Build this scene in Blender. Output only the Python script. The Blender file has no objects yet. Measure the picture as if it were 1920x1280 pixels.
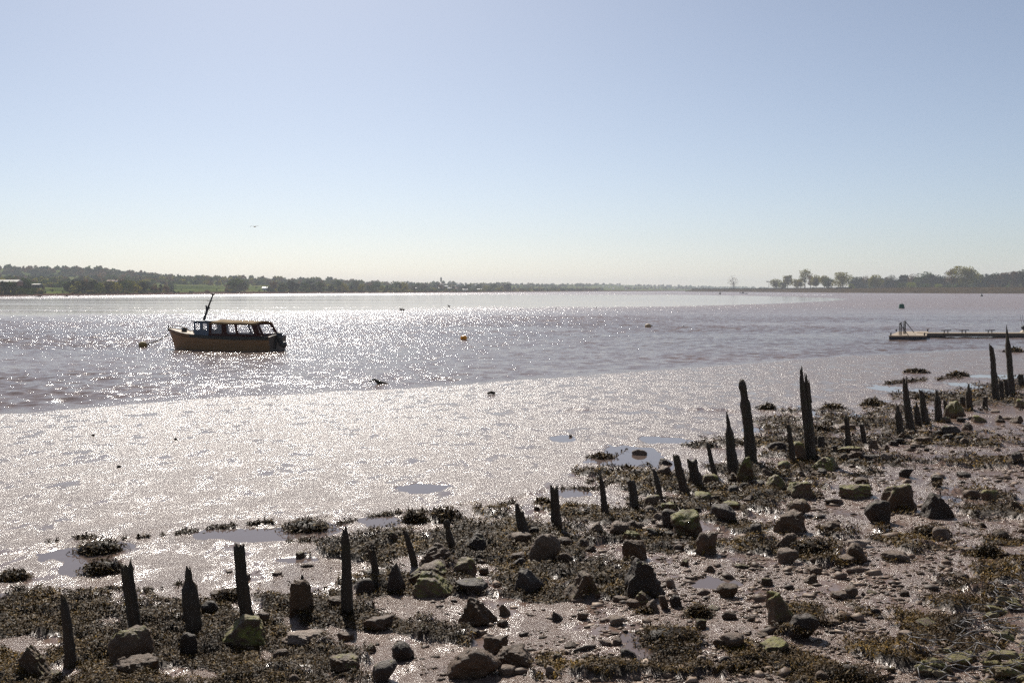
import bpy, math, random
import numpy as np
from mathutils import Vector, Matrix

R = math.radians
scn = bpy.context.scene
col = scn.collection

# ------------------------------------------------------------------ camera, sky, sun, exposure
F = 1867.0                       # focal length in photo pixels (1920 wide)
HOR = 543.0                      # row of the horizon in the photo
CH = 4.0                         # camera height above the water
PITCH = math.atan((640.0 - HOR) / F)
cam = bpy.data.objects.new('camera', bpy.data.cameras.new('camera'))
col.objects.link(cam)
cam.data.sensor_width = 36.0
cam.data.lens = 36.0 * F / 1920.0
cam.data.clip_start = 0.1
cam.data.clip_end = 30000
cam.location = (0, 0, CH)
cam.rotation_euler = (math.pi / 2 - PITCH, 0, 0)
scn.camera = cam

SUN_EL, SUN_AZ = R(38), R(-13.5)          # azimuth from +Y, negative to the left
world = bpy.data.worlds.new('World')
scn.world = world
world.use_nodes = True
wn = world.node_tree
sky = wn.nodes.new('ShaderNodeTexSky')
sky.sky_type = 'NISHITA'
sky.sun_disc = False
sky.sun_elevation = SUN_EL
sky.sun_rotation = SUN_AZ
sky.altitude = 0
sky.air_density = 0.78
sky.dust_density = 0.6
sky.ozone_density = 3.1
bg = wn.nodes['Background']
bg.inputs["Strength"].default_value = 0.068
hsv = wn.nodes.new('ShaderNodeHueSaturation')
hsv.inputs['Saturation'].default_value = 0.74
wn.links.new(sky.outputs['Color'], hsv.inputs['Color'])
wn.links.new(hsv.outputs['Color'], bg.inputs['Color'])

sun = bpy.data.objects.new('sun', bpy.data.lights.new('sun', 'SUN'))
col.objects.link(sun)
sun.data.energy = 5.0
sun.data.angle = R(0.53)
sun.data.color = (1.0, 0.94, 0.85)
S = Vector((math.sin(SUN_AZ) * math.cos(SUN_EL), math.cos(SUN_AZ) * math.cos(SUN_EL), math.sin(SUN_EL)))
sun.rotation_euler = S.to_track_quat('Z', 'Y').to_euler()
sun.location = (-40, 60, 60)

vs = scn.view_settings
vs.view_transform = 'Standard'
vs.look = 'None'
vs.exposure = 0.33
vs.gamma = 1.0
scn.cycles.use_denoising = False
scn.cycles.max_bounces = 6
scn.cycles.volume_bounces = 1
scn.cycles.transparent_max_bounces = 12
scn.cycles.sample_clamp_indirect = 4.0
scn.cycles.caustics_reflective = False
scn.cycles.caustics_refractive = False
scn.cycles.blur_glossy = 1.0

rnd = random.Random(7)
rng = np.random.default_rng(7)

# ------------------------------------------------------------------ numeric helpers
def vnoise(x, y, seed=0):
    x = np.asarray(x, float); y = np.asarray(y, float)
    xi = np.floor(x).astype(np.int64); yi = np.floor(y).astype(np.int64)
    fx = x - xi; fy = y - yi
    fx = fx * fx * (3 - 2 * fx); fy = fy * fy * (3 - 2 * fy)
    def h(a, b):
        n = (a * 374761393 + b * 668265263 + seed * 974634777) & 0x7fffffff
        n = ((n ^ (n >> 13)) * 1274126177) & 0x7fffffff
        return ((n ^ (n >> 16)) & 0xffff) / 65535.0
    a = h(xi, yi); b = h(xi + 1, yi); c = h(xi, yi + 1); d = h(xi + 1, yi + 1)
    return (a * (1 - fx) + b * fx) * (1 - fy) + (c * (1 - fx) + d * fx) * fy

def fbm(x, y, seed=0, o=4):
    s = 0; a = 0.5; t = 0
    for i in range(o):
        s = s + a * vnoise(x, y, seed + i * 17); t += a
        x = np.asarray(x) * 2.03 + 3.1; y = np.asarray(y) * 2.03 + 7.7; a *= 0.5
    return s / t

def sstep(a, b, x):
    t = np.clip((np.asarray(x, float) - a) / (b - a), 0, 1)
    return t * t * (3 - 2 * t)

# waterline of the near shore in world x -> y
WX = [-400, -120, -60, -16.3, -11.3, -3.5, 0.95, 9.3, 20.5, 31.5, 35.2, 60, 120, 400]
WY = [-170, -40, 0, 31.8, 36.4, 40.6, 44.2, 50.8, 59.7, 66.1, 68.5, 84, 120, 290]

def shore_s(x, y):
    w = np.interp(x, WX, WY) + (fbm(np.asarray(x) * .35, np.asarray(y) * 0 + 2, 5, 3) - .5) * 1.0 + (fbm(np.asarray(x) * 1.7, np.asarray(y) * 0 + 5, 6, 3) - .5) * .5
    return (w - y) * 0.8

def flat_pt(px, py, z=.3):
    dx = (px - 960) / F; dy = -(py - 640) / F
    cp, sp = math.cos(PITCH), math.sin(PITCH)
    t_ = (z - CH) / (-sp + dy * cp)
    return dx * t_, (cp + dy * sp) * t_
SC1 = [flat_pt(*q) for q in [(-200, 1060), (0, 1036), (230, 1012), (480, 982), (620, 978), (700, 966), (800, 953), (960, 937), (1050, 912), (1140, 880), (1190, 838), (1330, 812), (1450, 800)]]
SC2 = [flat_pt(*q) for q in [(960, 760), (1100, 761), (1280, 762), (1420, 766), (1560, 776), (1640, 790)]]
def scarps(x, y):
    out = 0
    for SC, hh in ((SC1, .045), (SC2, .05)):
        xs = [q[0] for q in SC]; ys = [q[1] for q in SC]
        yl = np.interp(x, xs, ys) + (fbm(x * 2.5, x * 0 + 3, 61, 4) - .5) * (.5 if hh < .05 else 1.2)
        e = sstep(xs[0], xs[0] + 1.5, x) * sstep(xs[-1], xs[-1] - 1.5, x) * (.35 + .65 * sstep(.4, .6, fbm(x * 1.3, x * 0 + 8, 63, 2)))
        out = out + hh * e * sstep(-.04, .05 + .003 * np.abs(y), y - yl) * sstep(2.2, .3, y - yl)
    return out

def Hbase(x, y):
    x = np.asarray(x, float); y = np.asarray(y, float)
    s = shore_s(x, y)
    land = 0.035 * sstep(0, .15, s) + 0.012 * np.maximum(s, 0) + 0.05 * np.maximum(0, s - 24.5)
    land = np.minimum(land, 2.3)
    land = land + (fbm(x * .5, y * .5, 11, 3) - .5) * 0.07 * sstep(2, 12, s) + (fbm(x * 2.3, y * 2.3, 15, 3) - .5) * 0.035 * sstep(8, 22, s)
    land = land + scarps(x, y)
    sea = -0.05 + np.maximum(0.25 * s, -1.3)
    return np.where(s > 0, land, sea)

def ray(px, py):
    dx = (np.asarray(px, float) - 960) / F; dy = -(np.asarray(py, float) - 640) / F
    cp, sp = math.cos(PITCH), math.sin(PITCH)
    return dx, cp + dy * sp, -sp + dy * cp

def at_z(px, py, z):
    dx, dy, dz = ray(px, py)
    t = (z - CH) / dz
    return dx * t, dy * t

def at_y(px, py, Y):                 # point on the pixel's ray at world y = Y
    dx, dy, dz = ray(px, py)
    t = Y / dy
    return Vector((dx * t, Y, CH + dz * t))

def to_px(x, y, z):
    cp, sp = math.cos(PITCH), math.sin(PITCH)
    dep = y * cp - (z - CH) * sp
    up = y * sp + (z - CH) * cp
    return 960 + F * x / dep, 640 - F * up / dep

def on_base(px, py):
    z = np.full(np.shape(px), 0.3)
    for i in range(7):
        x, y = at_z(px, py, z); z = z * .3 + .7 * Hbase(x, y)
    return x, y, z

# puddles: (px, py, half width px, half height px, turn)
PUD = [(150, 1036, 62, 17, 1), (165, 1060, 58, 15, 1), (215, 1024, 36, 9, 1), (420, 1000, 80, 9, 2), (500, 1001, 80, 15, 2), (585, 995, 60, 14, 2),
       (716, 973, 44, 10, 0), (793, 915, 44, 9, 0), (1150, 860, 50, 10, 3), (1190, 850, 48, 17, 3), (1222, 866, 44, 10, 3), (1075, 924, 30, 8, 0),
       (1245, 826, 46, 6, 0), (1052, 822, 24, 5, 0), (1425, 806, 40, 4, 0), (1530, 775, 14, 9, 0), (1590, 777, 20, 5, 0),
       (1672, 730, 32, 6, 0), (1740, 733, 26, 4, 0), (1815, 722, 30, 5, 0), (1880, 706, 60, 4, 0),
       (5, 1120, 22, 10, 0), (1340, 1092, 40, 9, 0), (1195, 1222, 34, 14, 0), (1190, 1196, 30, 8, 0), (250, 1112, 25, 5, 0), (1790, 935, 22, 8, 0), (560, 1048, 40, 6, 0)]
PG = {}
for k, (px, py, a, b, gid) in enumerate(PUD):
    x, y, z = [float(q) for q in on_base(px, py)]
    y1 = float(on_base(px, py - b)[1]); y2 = float(on_base(px, py + b)[1])
    PG.setdefault(gid or 100 + k, []).append((x, (y1 + y2) / 2, z, a * y / F, (y1 - y2) / 2))
PW = []                       # (members, water level)
for gid, mem in PG.items():
    PW.append((mem, min(m_[2] for m_ in mem) - .004))
def pud_d(mem, x, y):
    d = None
    for (cx, cy, cz, a, b) in mem:
        q = np.sqrt(((x - cx) / a) ** 2 + ((y - cy) / b) ** 2)
        d = q if d is None else -np.log(np.exp(-7 * np.minimum(d, 9)) + np.exp(-7 * np.minimum(q, 9))) / 7
    sc = 1.6 / (mem[0][3] + .4)
    return d * (1 + .95 * (fbm(x * 2.4 * sc, y * 1.0 * sc, 77, 4) - .5))

# seaweed: (px, py, half width, half height, strength) ; negative strength takes away
WEED = [(110, 1180, 200, 60, 1.1), (320, 1150, 170, 48, .9), (200, 1250, 330, 45, .9), (520, 1160, 120, 60, 1.), (600, 1120, 60, 30, .6), (560, 1240, 260, 60, 1.1),
        (720, 1180, 120, 50, 1.0), (800, 1225, 160, 45, .7), (690, 1045, 100, 22, .9), (720, 1020, 80, 18, .9), (800, 1010, 120, 22, 1.), (905, 990, 110, 34, 1.1), (790, 1085, 150, 36, .9),
        (950, 1050, 130, 60, 1.0), (1000, 1110, 100, 34, 1.0), (1080, 1000, 140, 42, 1.0), (1110, 1090, 100, 40, .9), (1230, 1000, 130, 28, .9), (1150, 1060, 60, 30, .6),
        (1250, 910, 110, 32, .8), (1330, 930, 110, 32, .9), (1400, 905, 110, 38, .8), (1380, 980, 90, 24, .8), (1480, 900, 90, 28, .9), (1560, 850, 120, 24, .7), (1480, 830, 70, 16, .8),
        (1530, 795, 110, 18, .8), (1640, 790, 90, 22, .8), (1690, 780, 60, 18, .8), (1760, 745, 80, 14, .8), (1850, 745, 90, 20, .8), (1900, 720, 40, 12, .7), (1720, 820, 120, 22, .8),
        (1830, 830, 100, 18, .6), (1700, 860, 150, 18, .55), (1840, 865, 90, 12, .8), (1600, 900, 70, 16, .5), (1560, 1000, 60, 24, .8), (1720, 1010, 110, 26, .7), (1860, 990, 80, 30, .65),
        (1530, 1030, 60, 24, .9), (1420, 1020, 90, 22, .7), (1380, 1060, 60, 16, .3), (1210, 1090, 60, 22, .6), (1700, 1130, 120, 34, .55), (1800, 1180, 90, 40, .6), (1760, 1100, 110, 24, .6),
        (1560, 1250, 110, 40, .8), (1500, 1150, 40, 30, .8), (1410, 1240, 70, 34, .6), (1260, 1200, 60, 34, .9), (1270, 1240, 70, 24, .9), (1130, 1262, 60, 26, .8), (990, 1245, 60, 34, .7),
        (1650, 1240, 100, 30, .7), (50, 1120, 60, 12, .7), (1130, 885, 70, 6, .4), (1300, 1030, 50, 14, .5), (960, 1175, 60, 22, .35),
        (1340, 830, 60, 8, .5), (1480, 770, 90, 5, .4), (1810, 950, 90, 26, .5), (1880, 1080, 60, 26, .7), (1820, 1120, 90, 30, .7), (950, 955, 60, 6, .5),
        # bare mud showing through
        (60, 1205, 62, 17, -1.3), (130, 1100, 80, 14, -.9), (860, 1142, 130, 22, -1.9), (990, 1160, 120, 30, -1.5), (760, 1128, 60, 10, -1.2), (640, 1065, 70, 18, -1.0), (770, 1052, 50, 10, -1.), (360, 1110, 60, 14, -.8),
        (500, 1088, 110, 20, -1.4), (1150, 1035, 50, 16, -1.), (940, 1030, 22, 8, -.5), (960, 1250, 40, 12, -.4), (760, 1262, 30, 14, -.9), (1280, 1075, 80, 30, -1.), (1600, 945, 60, 14, -.9),
        (1480, 1100, 200, 26, -1.2), (1330, 1150, 120, 34, -1.2), (1620, 1090, 120, 26, -.7), (1080, 1190, 110, 30, -1.2), (1840, 800, 90, 8, -.6), (1780, 850, 80, 8, -.6), (1650, 925, 80, 10, -.6), (360, 1262, 60, 10, -.8), (500, 1240, 16, 20, -1.0), (820, 985, 40, 6, -.6)]

def weed_mask(px, py):
    px = np.asarray(px, float); py = np.asarray(py, float)
    m = np.zeros(px.shape)
    neg = np.zeros(px.shape)
    for (cx, cy, a, b, s) in WEED:
        q = np.maximum(0, 1 - ((px - cx) / (a * 1.25)) ** 2 - ((py - cy) / (b * 1.25)) ** 2)
        v = s * np.sqrt(q)
        if s > 0: m = np.maximum(m, v)
        else: neg = np.minimum(neg, v)
    sc = np.clip((py - 560) / 100.0, .8, 8)
    n = fbm(px / (9 * sc), py / (4.2 * sc), 31, 4)
    g = m + neg + (n - .5) * 2.1 + (fbm(px / (34 * sc), py / (11 * sc), 37, 2) - .5) * 1.5
    return sstep(.34, .62, g) * sstep(.02, .16, m + neg + .12 * (m > 0))

def weed_lump(x, y):
    return .015 + .11 * sstep(.35, .8, fbm(x * 3.2, y * 3.2, 57, 3))

def H(x, y, lump=True, pud=True):
    x = np.asarray(x, float); y = np.asarray(y, float)
    if x.ndim == 0: return H(x[None], y[None], lump, pud)[0]
    z = Hbase(x, y)
    if pud:
        for (mem, cz) in PW:
            lo = [min(m_[0] - m_[3] * 2.4 for m_ in mem), max(m_[0] + m_[3] * 2.4 for m_ in mem), min(m_[1] - m_[4] * 2.4 for m_ in mem), max(m_[1] + m_[4] * 2.4 for m_ in mem)]
            near = (x > lo[0]) & (x < lo[1]) & (y > lo[2]) & (y < lo[3])
            if not np.any(near): continue
            xs_, ys_ = x[near], y[near]
            d = pud_d(mem, xs_, ys_)
            w = sstep(1.9, 1.25, d); zz = z[near]
            zz = zz * (1 - w) + (cz + .012) * w - .05 * sstep(1.12, .8, d)
            z = z.copy(); z[near] = zz
    if lump:
        px, py = to_px(x, np.maximum(y, 2.0), z)
        wm = weed_mask(px, py) * (y > 4)
        z = z + wm * (weed_lump(x, y) - .03) * sstep(50, 25, y)
    return z

def on_ground(px, py):
    px = np.asarray(px, float); py = np.asarray(py, float)
    z = np.full(px.shape, 0.3)
    for i in range(7):
        x, y = at_z(px, py, z); z = z * .3 + .7 * H(x, y, False)
    return x, y, z

# ------------------------------------------------------------------ object helpers
def tag(o, label=None, cat=None, group=None, kind=None):
    if label: o['label'] = label
    if cat: o['category'] = cat
    if group: o['group'] = group
    if kind: o['kind'] = kind
    return o

def mesh_np(name, V, Fc, smooth=True):
    me = bpy.data.meshes.new(name)
    V = np.ascontiguousarray(V, np.float32); Fc = np.ascontiguousarray(Fc, np.int32)
    k = Fc.shape[1]
    me.vertices.add(len(V)); me.vertices.foreach_set('co', V.ravel())
    me.loops.add(Fc.size); me.loops.foreach_set('vertex_index', Fc.ravel())
    me.polygons.add(len(Fc)); me.polygons.foreach_set('loop_start', np.arange(0, Fc.size, k, dtype=np.int32))
    me.polygons.foreach_set('loop_total', np.full(len(Fc), k, np.int32))
    me.update(calc_edges=True)
    if smooth: me.polygons.foreach_set('use_smooth', np.ones(len(Fc), bool))
    me.validate()
    return me

def link(name, me, mat=None, parent=None):
    o = bpy.data.objects.new(name, me); col.objects.link(o)
    if mat is not None and not me.materials: me.materials.append(mat)
    if parent: o.parent = parent
    return o

def empty(name, loc, rz=0):
    o = bpy.data.objects.new(name, None); col.objects.link(o)
    o.location = loc; o.rotation_euler = (0, 0, rz); o.empty_display_size = .2
    return o

class MB:
    """collects shapes into one mesh"""
    def __init__(s): s.v = []; s.f = []; s.sm = []
    def add(s, vs, fs, sm=False):
        n = len(s.v); s.v += [tuple(map(float, v)) for v in vs]; s.f += [tuple(i + n for i in f) for f in fs]; s.sm += [sm] * len(fs)
    def box(s, c, d, rz=0, ry=0):
        M = Matrix.Translation(c) @ Matrix.Rotation(rz, 4, 'Z') @ Matrix.Rotation(ry, 4, 'Y')
        p = [M @ Vector((sx * d[0] / 2, sy * d[1] / 2, sz * d[2] / 2)) for sz in (-1, 1) for sy in (-1, 1) for sx in (-1, 1)]
        s.add(p, [(0, 2, 3, 1), (4, 5, 7, 6), (0, 1, 5, 4), (2, 6, 7, 3), (0, 4, 6, 2), (1, 3, 7, 5)])
    def tube(s, pts, r, n=8, cap=True):
        pts = [Vector(p) for p in pts]; rs = r if isinstance(r, (list, tuple)) else [r] * len(pts)
        rings = []
        for i, p in enumerate(pts):
            t = (pts[min(i + 1, len(pts) - 1)] - pts[max(i - 1, 0)]).normalized()
            a = Vector((0, 0, 1)) if abs(t.z) < .9 else Vector((1, 0, 0))
            u = t.cross(a).normalized(); w = t.cross(u)
            rings.append([p + (u * math.cos(2 * math.pi * k / n) + w * math.sin(2 * math.pi * k / n)) * rs[i] for k in range(n)])
        vs = [v for rg in rings for v in rg]
        fs = [(i * n + k, i * n + (k + 1) % n, (i + 1) * n + (k + 1) % n, (i + 1) * n + k) for i in range(len(pts) - 1) for k in range(n)]
        if cap: fs += [tuple(range(n))[::-1], tuple((len(pts) - 1) * n + k for k in range(n))]
        s.add(vs, fs, True)
    def loft(s, rings, closed=True, cap=True, sm=True):
        n = len(rings[0]); vs = [v for rg in rings for v in rg]
        m = n if closed else n - 1
        fs = [(i * n + k, i * n + (k + 1) % n, (i + 1) * n + (k + 1) % n, (i + 1) * n + k) for i in range(len(rings) - 1) for k in range(m)]
        if cap and closed: fs += [tuple(range(n))[::-1], tuple((len(rings) - 1) * n + k for k in range(n))]
        s.add(vs, fs, sm)
    def ell(s, c, r, n=14, m=9):
        rings = []
        for i in range(m + 1):
            a = -math.pi / 2 + math.pi * i / m; cr = max(math.cos(a), .02)
            rings.append([(c[0] + r[0] * cr * math.cos(2 * math.pi * k / n), c[1] + r[1] * cr * math.sin(2 * math.pi * k / n), c[2] + r[2] * math.sin(a)) for k in range(n)])
        s.loft(rings)
    def build(s, name, mat, parent=None):
        me = bpy.data.meshes.new(name); me.from_pydata(s.v, [], s.f); me.update()
        me.polygons.foreach_set('use_smooth', s.sm)
        return link(name, me, mat, parent)

# ------------------------------------------------------------------ materials
class NT:
    def __init__(s, name):
        s.m = bpy.data.materials.new(name); s.m.use_nodes = True; s.t = s.m.node_tree; s.N = s.t.nodes
        s.p = s.N['Principled BSDF']; s.out = s.N['Material Output']; s.tc = s.N.new('ShaderNodeTexCoord')
    def l(s, a, b): s.t.links.new(a, b)
    def noise(s, scale, detail=4, rough=.55, stretch=None, vec=None, dist=0):
        n = s.N.new('ShaderNodeTexNoise'); n.inputs['Scale'].default_value = scale; n.inputs['Detail'].default_value = detail
        n.inputs['Roughness'].default_value = rough; n.inputs['Distortion'].default_value = dist
        v = vec or s.tc.outputs['Object']
        if stretch:
            mp = s.N.new('ShaderNodeMapping'); mp.inputs['Scale'].default_value = stretch; s.l(v, mp.inputs['Vector']); v = mp.outputs['Vector']
        s.l(v, n.inputs['Vector'])
        return n.outputs['Fac']
    def ramp(s, fac, stops):
        r = s.N.new('ShaderNodeValToRGB'); e = r.color_ramp.elements
        while len(e) < len(stops): e.new(.5)
        for i, (p, c) in enumerate(stops):
            e[i].position = p; e[i].color = (*c, 1) if len(c) == 3 else c
        s.l(fac, r.inputs['Fac']); return r.outputs['Color']
    def mr(s, v, a, b, c, d):
        n = s.N.new('ShaderNodeMapRange'); s.l(v, n.inputs['Value'])
        for k, x in zip(('From Min', 'From Max', 'To Min', 'To Max'), (a, b, c, d)): n.inputs[k].default_value = x
        return n.outputs['Result']
    def math(s, op, a, b=None):
        n = s.N.new('ShaderNodeMath'); n.operation = op
        for i, x in enumerate((a, b)):
            if x is None: continue
            if isinstance(x, (int, float)): n.inputs[i].default_value = x
            else: s.l(x, n.inputs[i])
        return n.outputs[0]
    def mix(s, fac, a, b):
        n = s.N.new('ShaderNodeMix'); n.data_type = 'RGBA'
        for k, x in (('Factor', fac), ('A', a), ('B', b)):
            i = [q for q in n.inputs if q.name == k and (q.type == ('VALUE' if k == 'Factor' else 'RGBA'))][0]
            if isinstance(x, (int, float)): i.default_value = x
            elif isinstance(x, tuple): i.default_value = (*x, 1)
            else: s.l(x, i)
        return [q for q in n.outputs if q.type == 'RGBA'][0]
    def bump(s, h, strength, dist, prev=None):
        b = s.N.new('ShaderNodeBump')
        if isinstance(strength, (int, float)): b.inputs['Strength'].default_value = strength
        else: s.l(strength, b.inputs['Strength'])
        b.inputs['Distance'].default_value = dist; s.l(h, b.inputs['Height'])
        if prev is not None: s.l(prev, b.inputs['Normal'])
        return b.outputs['Normal']
    def attr(s, name):
        a = s.N.new('ShaderNodeAttribute'); a.attribute_name = name; return a.outputs['Fac']
    def set(s, **k):
        for n, v in k.items():
            i = s.p.inputs[{'color': 'Base Color', 'rough': 'Roughness', 'metal': 'Metallic', 'ior': 'IOR', 'normal': 'Normal', 'spec': 'Specular IOR Level'}[n]]
            if isinstance(v, (int, float)): i.default_value = v
            elif isinstance(v, tuple): i.default_value = (*v, 1)
            else: s.l(v, i)
        return s.m

def simple(name, c, rough=.6, metal=0, scale=8, var=.35, bump=.2, bd=.01, stretch=None, spec=.5):
    t = NT(name); n = t.noise(scale, 5, .6, stretch)
    a = tuple(x * (1 - var) for x in c); b = tuple(min(1, x * (1 + var)) for x in c)
    return t.set(color=t.ramp(n, [(.3, a), (.7, b)]), rough=rough, metal=metal, spec=spec, normal=t.bump(t.noise(scale * 3, 4, .6, stretch), bump, bd))

def mat_mud():
    t = NT('wet_mud')
    big = t.noise(1.7, 9, .74, (1, .6, 1), dist=.3)
    wet = t.ramp(big, [(.49, (0, 0, 0)), (.61, (1, 1, 1))])          # smoother, water-filmed patches
    weed = t.attr('weed')
    c = t.ramp(t.noise(1.3, 6, .6), [(.3, (.135, .086, .064)), (.7, (.19, .128, .097))])
    c = t.mix(weed, c, (.05, .036, .024))
    g1 = t.noise(15, 6, .68)
    g2 = t.noise(6, 5, .6)
    st = t.mr(wet, 0, 1, .68, .07)
    n = t.bump(g2, t.mr(wet, 0, 1, .45, .15), .030)
    n = t.bump(g1, st, .065, n)
    rr = t.math('MAXIMUM', t.mr(wet, 0, 1, .27, .12), t.math('MULTIPLY', weed, .75))
    return t.set(color=c, rough=rr, normal=n, ior=1.34)

def mat_water():
    t = NT('river_water')
    sep = t.N.new('ShaderNodeSeparateXYZ'); t.l(t.tc.outputs['Object'], sep.inputs[0])
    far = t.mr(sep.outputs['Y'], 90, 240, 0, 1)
    w2 = t.noise(5.5, 5, .65, (.6, 1.1, 1), dist=.3)
    w1 = t.noise(1.1, 4, .6, (.6, 1.1, 1), dist=.4)
    n = t.bump(w1, far, .40)
    n = t.bump(w2, t.mr(sep.outputs['Y'], 50, 92, .55, 1.0), .055, n)
    c = t.ramp(t.noise(.05, 3, .5, (.5, 1, 1)), [(.3, (.14, .098, .078)), (.7, (.20, .138, .11))])
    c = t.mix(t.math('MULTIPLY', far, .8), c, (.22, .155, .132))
    rough = t.mr(far, 0, 1, .10, .28)
    return t.set(color=c, rough=rough, normal=n, ior=1.33)

def mat_flat():
    t = NT('tidal_flat_wet')
    c = t.ramp(t.noise(.02, 4, .6, (.3, 1.5, 1)), [(.35, (.20, .14, .115)), (.65, (.28, .20, .165))])
    n = t.bump(t.noise(1.2, 4, .6, (.3, 1, 1)), .12, .04)
    return t.set(color=c, rough=t.mr(t.noise(.03, 4, .6, (.15, 1.6, 1)), .35, .7, .06, .17), normal=n, ior=1.4)

def mat_rock(name, moss, c1=(.07, .038, .018), c2=(.20, .115, .058)):
    t = NT(name)
    oi = t.N.new('ShaderNodeObjectInfo')
    ge = t.N.new('ShaderNodeNewGeometry'); sep = t.N.new('ShaderNodeSeparateXYZ'); t.l(ge.outputs['Normal'], sep.inputs[0])
    n1 = t.noise(9, 8, .7); n2 = t.noise(45, 5, .7)
    c = t.ramp(n1, [(.3, c1), (.5, tuple((a + b) / 2 for a, b in zip(c1, c2))), (.72, c2)])
    hs = t.N.new('ShaderNodeHueSaturation'); t.l(c, hs.inputs['Color']); t.l(t.mr(oi.outputs['Random'], 0, 1, .62, 1.2), hs.inputs['Value']); t.l(t.mr(oi.outputs['Random'], 0, 1, 1.15, .8), hs.inputs['Saturation'])
    c = hs.outputs['Color']
    if moss > 0:
        m = t.math('MULTIPLY', t.mr(sep.outputs['Z'], .75 - moss * .7, .95 - moss * .35, 0, 1), t.mr(t.noise(5, 5, .7), .56 - moss * .22, .66 - moss * .18, 0, 1))
        c = t.mix(m, c, t.ramp(t.noise(18, 4), [(.3, (.11, .105, .012)), (.7, (.25, .22, .035))]))
    n = t.bump(n1, 1, .07); n = t.bump(n2, .9, .014, n)
    return t.set(color=c, rough=t.mr(n2, .3, .7, .45, .75), normal=n, spec=.35)

def mat_weed():
    t = NT('bladderwrack')
    v = t.attr('tone')
    c = t.ramp(v, [(0, (.014, .007, .002)), (.42, (.060, .033, .009)), (.78, (.135, .080, .016)), (1, (.28, .16, .02))])
    return t.set(color=c, rough=.55, spec=.07)

def mat_wood():
    t = NT('weathered_timber')
    g = t.noise(9, 6, .65, (1, 1, .12))
    c = t.ramp(g, [(.3, (.02, .013, .007)), (.6, (.055, .036, .020)), (.8, (.11, .078, .048))])
    a = t.ramp(t.noise(3, 4, .6), [(.5, (0, 0, 0)), (.68, (1, 1, 1))])
    c = t.mix(t.math('MULTIPLY', a, .55), c, (.045, .055, .016))
    n = t.bump(g, 1, .03); n = t.bump(t.noise(60, 3), .4, .006, n)
    return t.set(color=c, rough=.75, normal=n)

def mat_leaf(name, c, tr=.35):
    t = NT(name)
    n = t.noise(.45, 4, .7); a = tuple(x * .6 for x in c); b = tuple(x * 1.45 for x in c)
    cc = t.ramp(n, [(.3, a), (.7, b)])
    t.set(color=cc, rough=.8, spec=0)
    tl = t.N.new('ShaderNodeBsdfTranslucent'); t.l(cc, tl.inputs['Color'])
    mx = t.N.new('ShaderNodeMixShader'); mx.inputs[0].default_value = tr
    t.l(t.p.outputs[0], mx.inputs[1]); t.l(tl.outputs[0], mx.inputs[2]); t.l(mx.outputs[0], t.out.inputs['Surface'])
    return t.m

def mat_pane(name, c=(.75, .78, .8), a=.25):
    t = NT(name); t.set(color=t.ramp(t.noise(3, 3), [(.3, tuple(x * .9 for x in c)), (.7, c)]), rough=.25)
    tr = t.N.new('ShaderNodeBsdfTransparent'); mx = t.N.new('ShaderNodeMixShader'); mx.inputs[0].default_value = a
    t.l(tr.outputs[0], mx.inputs[1]); t.l(t.p.outputs[0], mx.inputs[2]); t.l(mx.outputs[0], t.out.inputs['Surface'])
    return t.m

M = {}
M['mud'] = mat_mud(); M['water'] = mat_water(); M['flat'] = mat_flat()
M['rock'] = mat_rock('brown_sandstone', 0); M['rock_some'] = mat_rock('sandstone_part_moss', .45); M['rock_moss'] = mat_rock('sandstone_mossy', .85)
M['rock_dark'] = mat_rock('dark_stone', .15, (.035, .021, .012), (.085, .052, .030)); M['rock_pale'] = mat_rock('pale_stone', 0, (.2, .135, .09), (.38, .27, .19))
M['rock_ochre'] = mat_rock('ochre_lichen_stone', .7, (.16, .11, .055), (.30, .21, .10))
M['weed'] = mat_weed(); M['wood'] = mat_wood()
def mat_pud():
    t = NT('puddle_water'); return t.set(color=(.13, .095, .08), rough=.03, ior=1.33, normal=t.bump(t.noise(5, 2), .12, .01))
M['pud'] = mat_pud()

# ------------------------------------------------------------------ ground, water
bed = MB(); bed.add([(-6000, -300, -1.6), (6000, -300, -1.6), (6000, 6000, -1.6), (-6000, 6000, -1.6)], [(0, 1, 2, 3)])
tag(bed.build('ground', M['mud']), kind='structure')
def ridged(x, y, sd):
    return 1 - np.abs(2 * vnoise(x, y, sd) - 1)
def wave_h(x, y):
    a = .55 + .75 * sstep(.3, .7, fbm(x * .03, y * .07, 201, 2))
    h = .060 * (ridged(x * .62 + y * .14, y * 1.05 - x * .10, 202) - .5) + .042 * (ridged(x * 1.5 - y * .3, y * 2.3 + x * .2, 203) - .5)
    h = h + .035 * (vnoise(x * .16, y * .35, 204) - .5) + .018 * (vnoise(x * 3.1, y * 4.6, 205) - .5)
    return h * a * 1.55
def build_water():
    ang = np.concatenate([[-80, -60, -45], np.linspace(-33, 33, 620), [45, 60, 80]])
    yy = np.concatenate([np.arange(24, 84, .11), np.arange(84, 150, .24), np.geomspace(150, 320, 170), np.geomspace(325, 6000, 50)])
    A, Y = np.meshgrid(np.tan(np.radians(ang)), yy)
    X = A * Y
    Z = wave_h(X, Y) * sstep(330, 150, Y) * (np.abs(A) < .66)
    s_ = shore_s(X, Y); Z = Z * sstep(.2, -2.5, s_)
    Z[-1] = 0
    n, m = X.shape; i = np.arange(n - 1)[:, None] * m + np.arange(m - 1)[None, :]
    Fc = np.stack([i, i + 1, i + m + 1, i + m], -1).reshape(-1, 4)
    tag(link('water', mesh_np('water', np.stack([X, Y, Z], -1).reshape(-1, 3), Fc), M['water']), kind='structure')
build_water()

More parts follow.
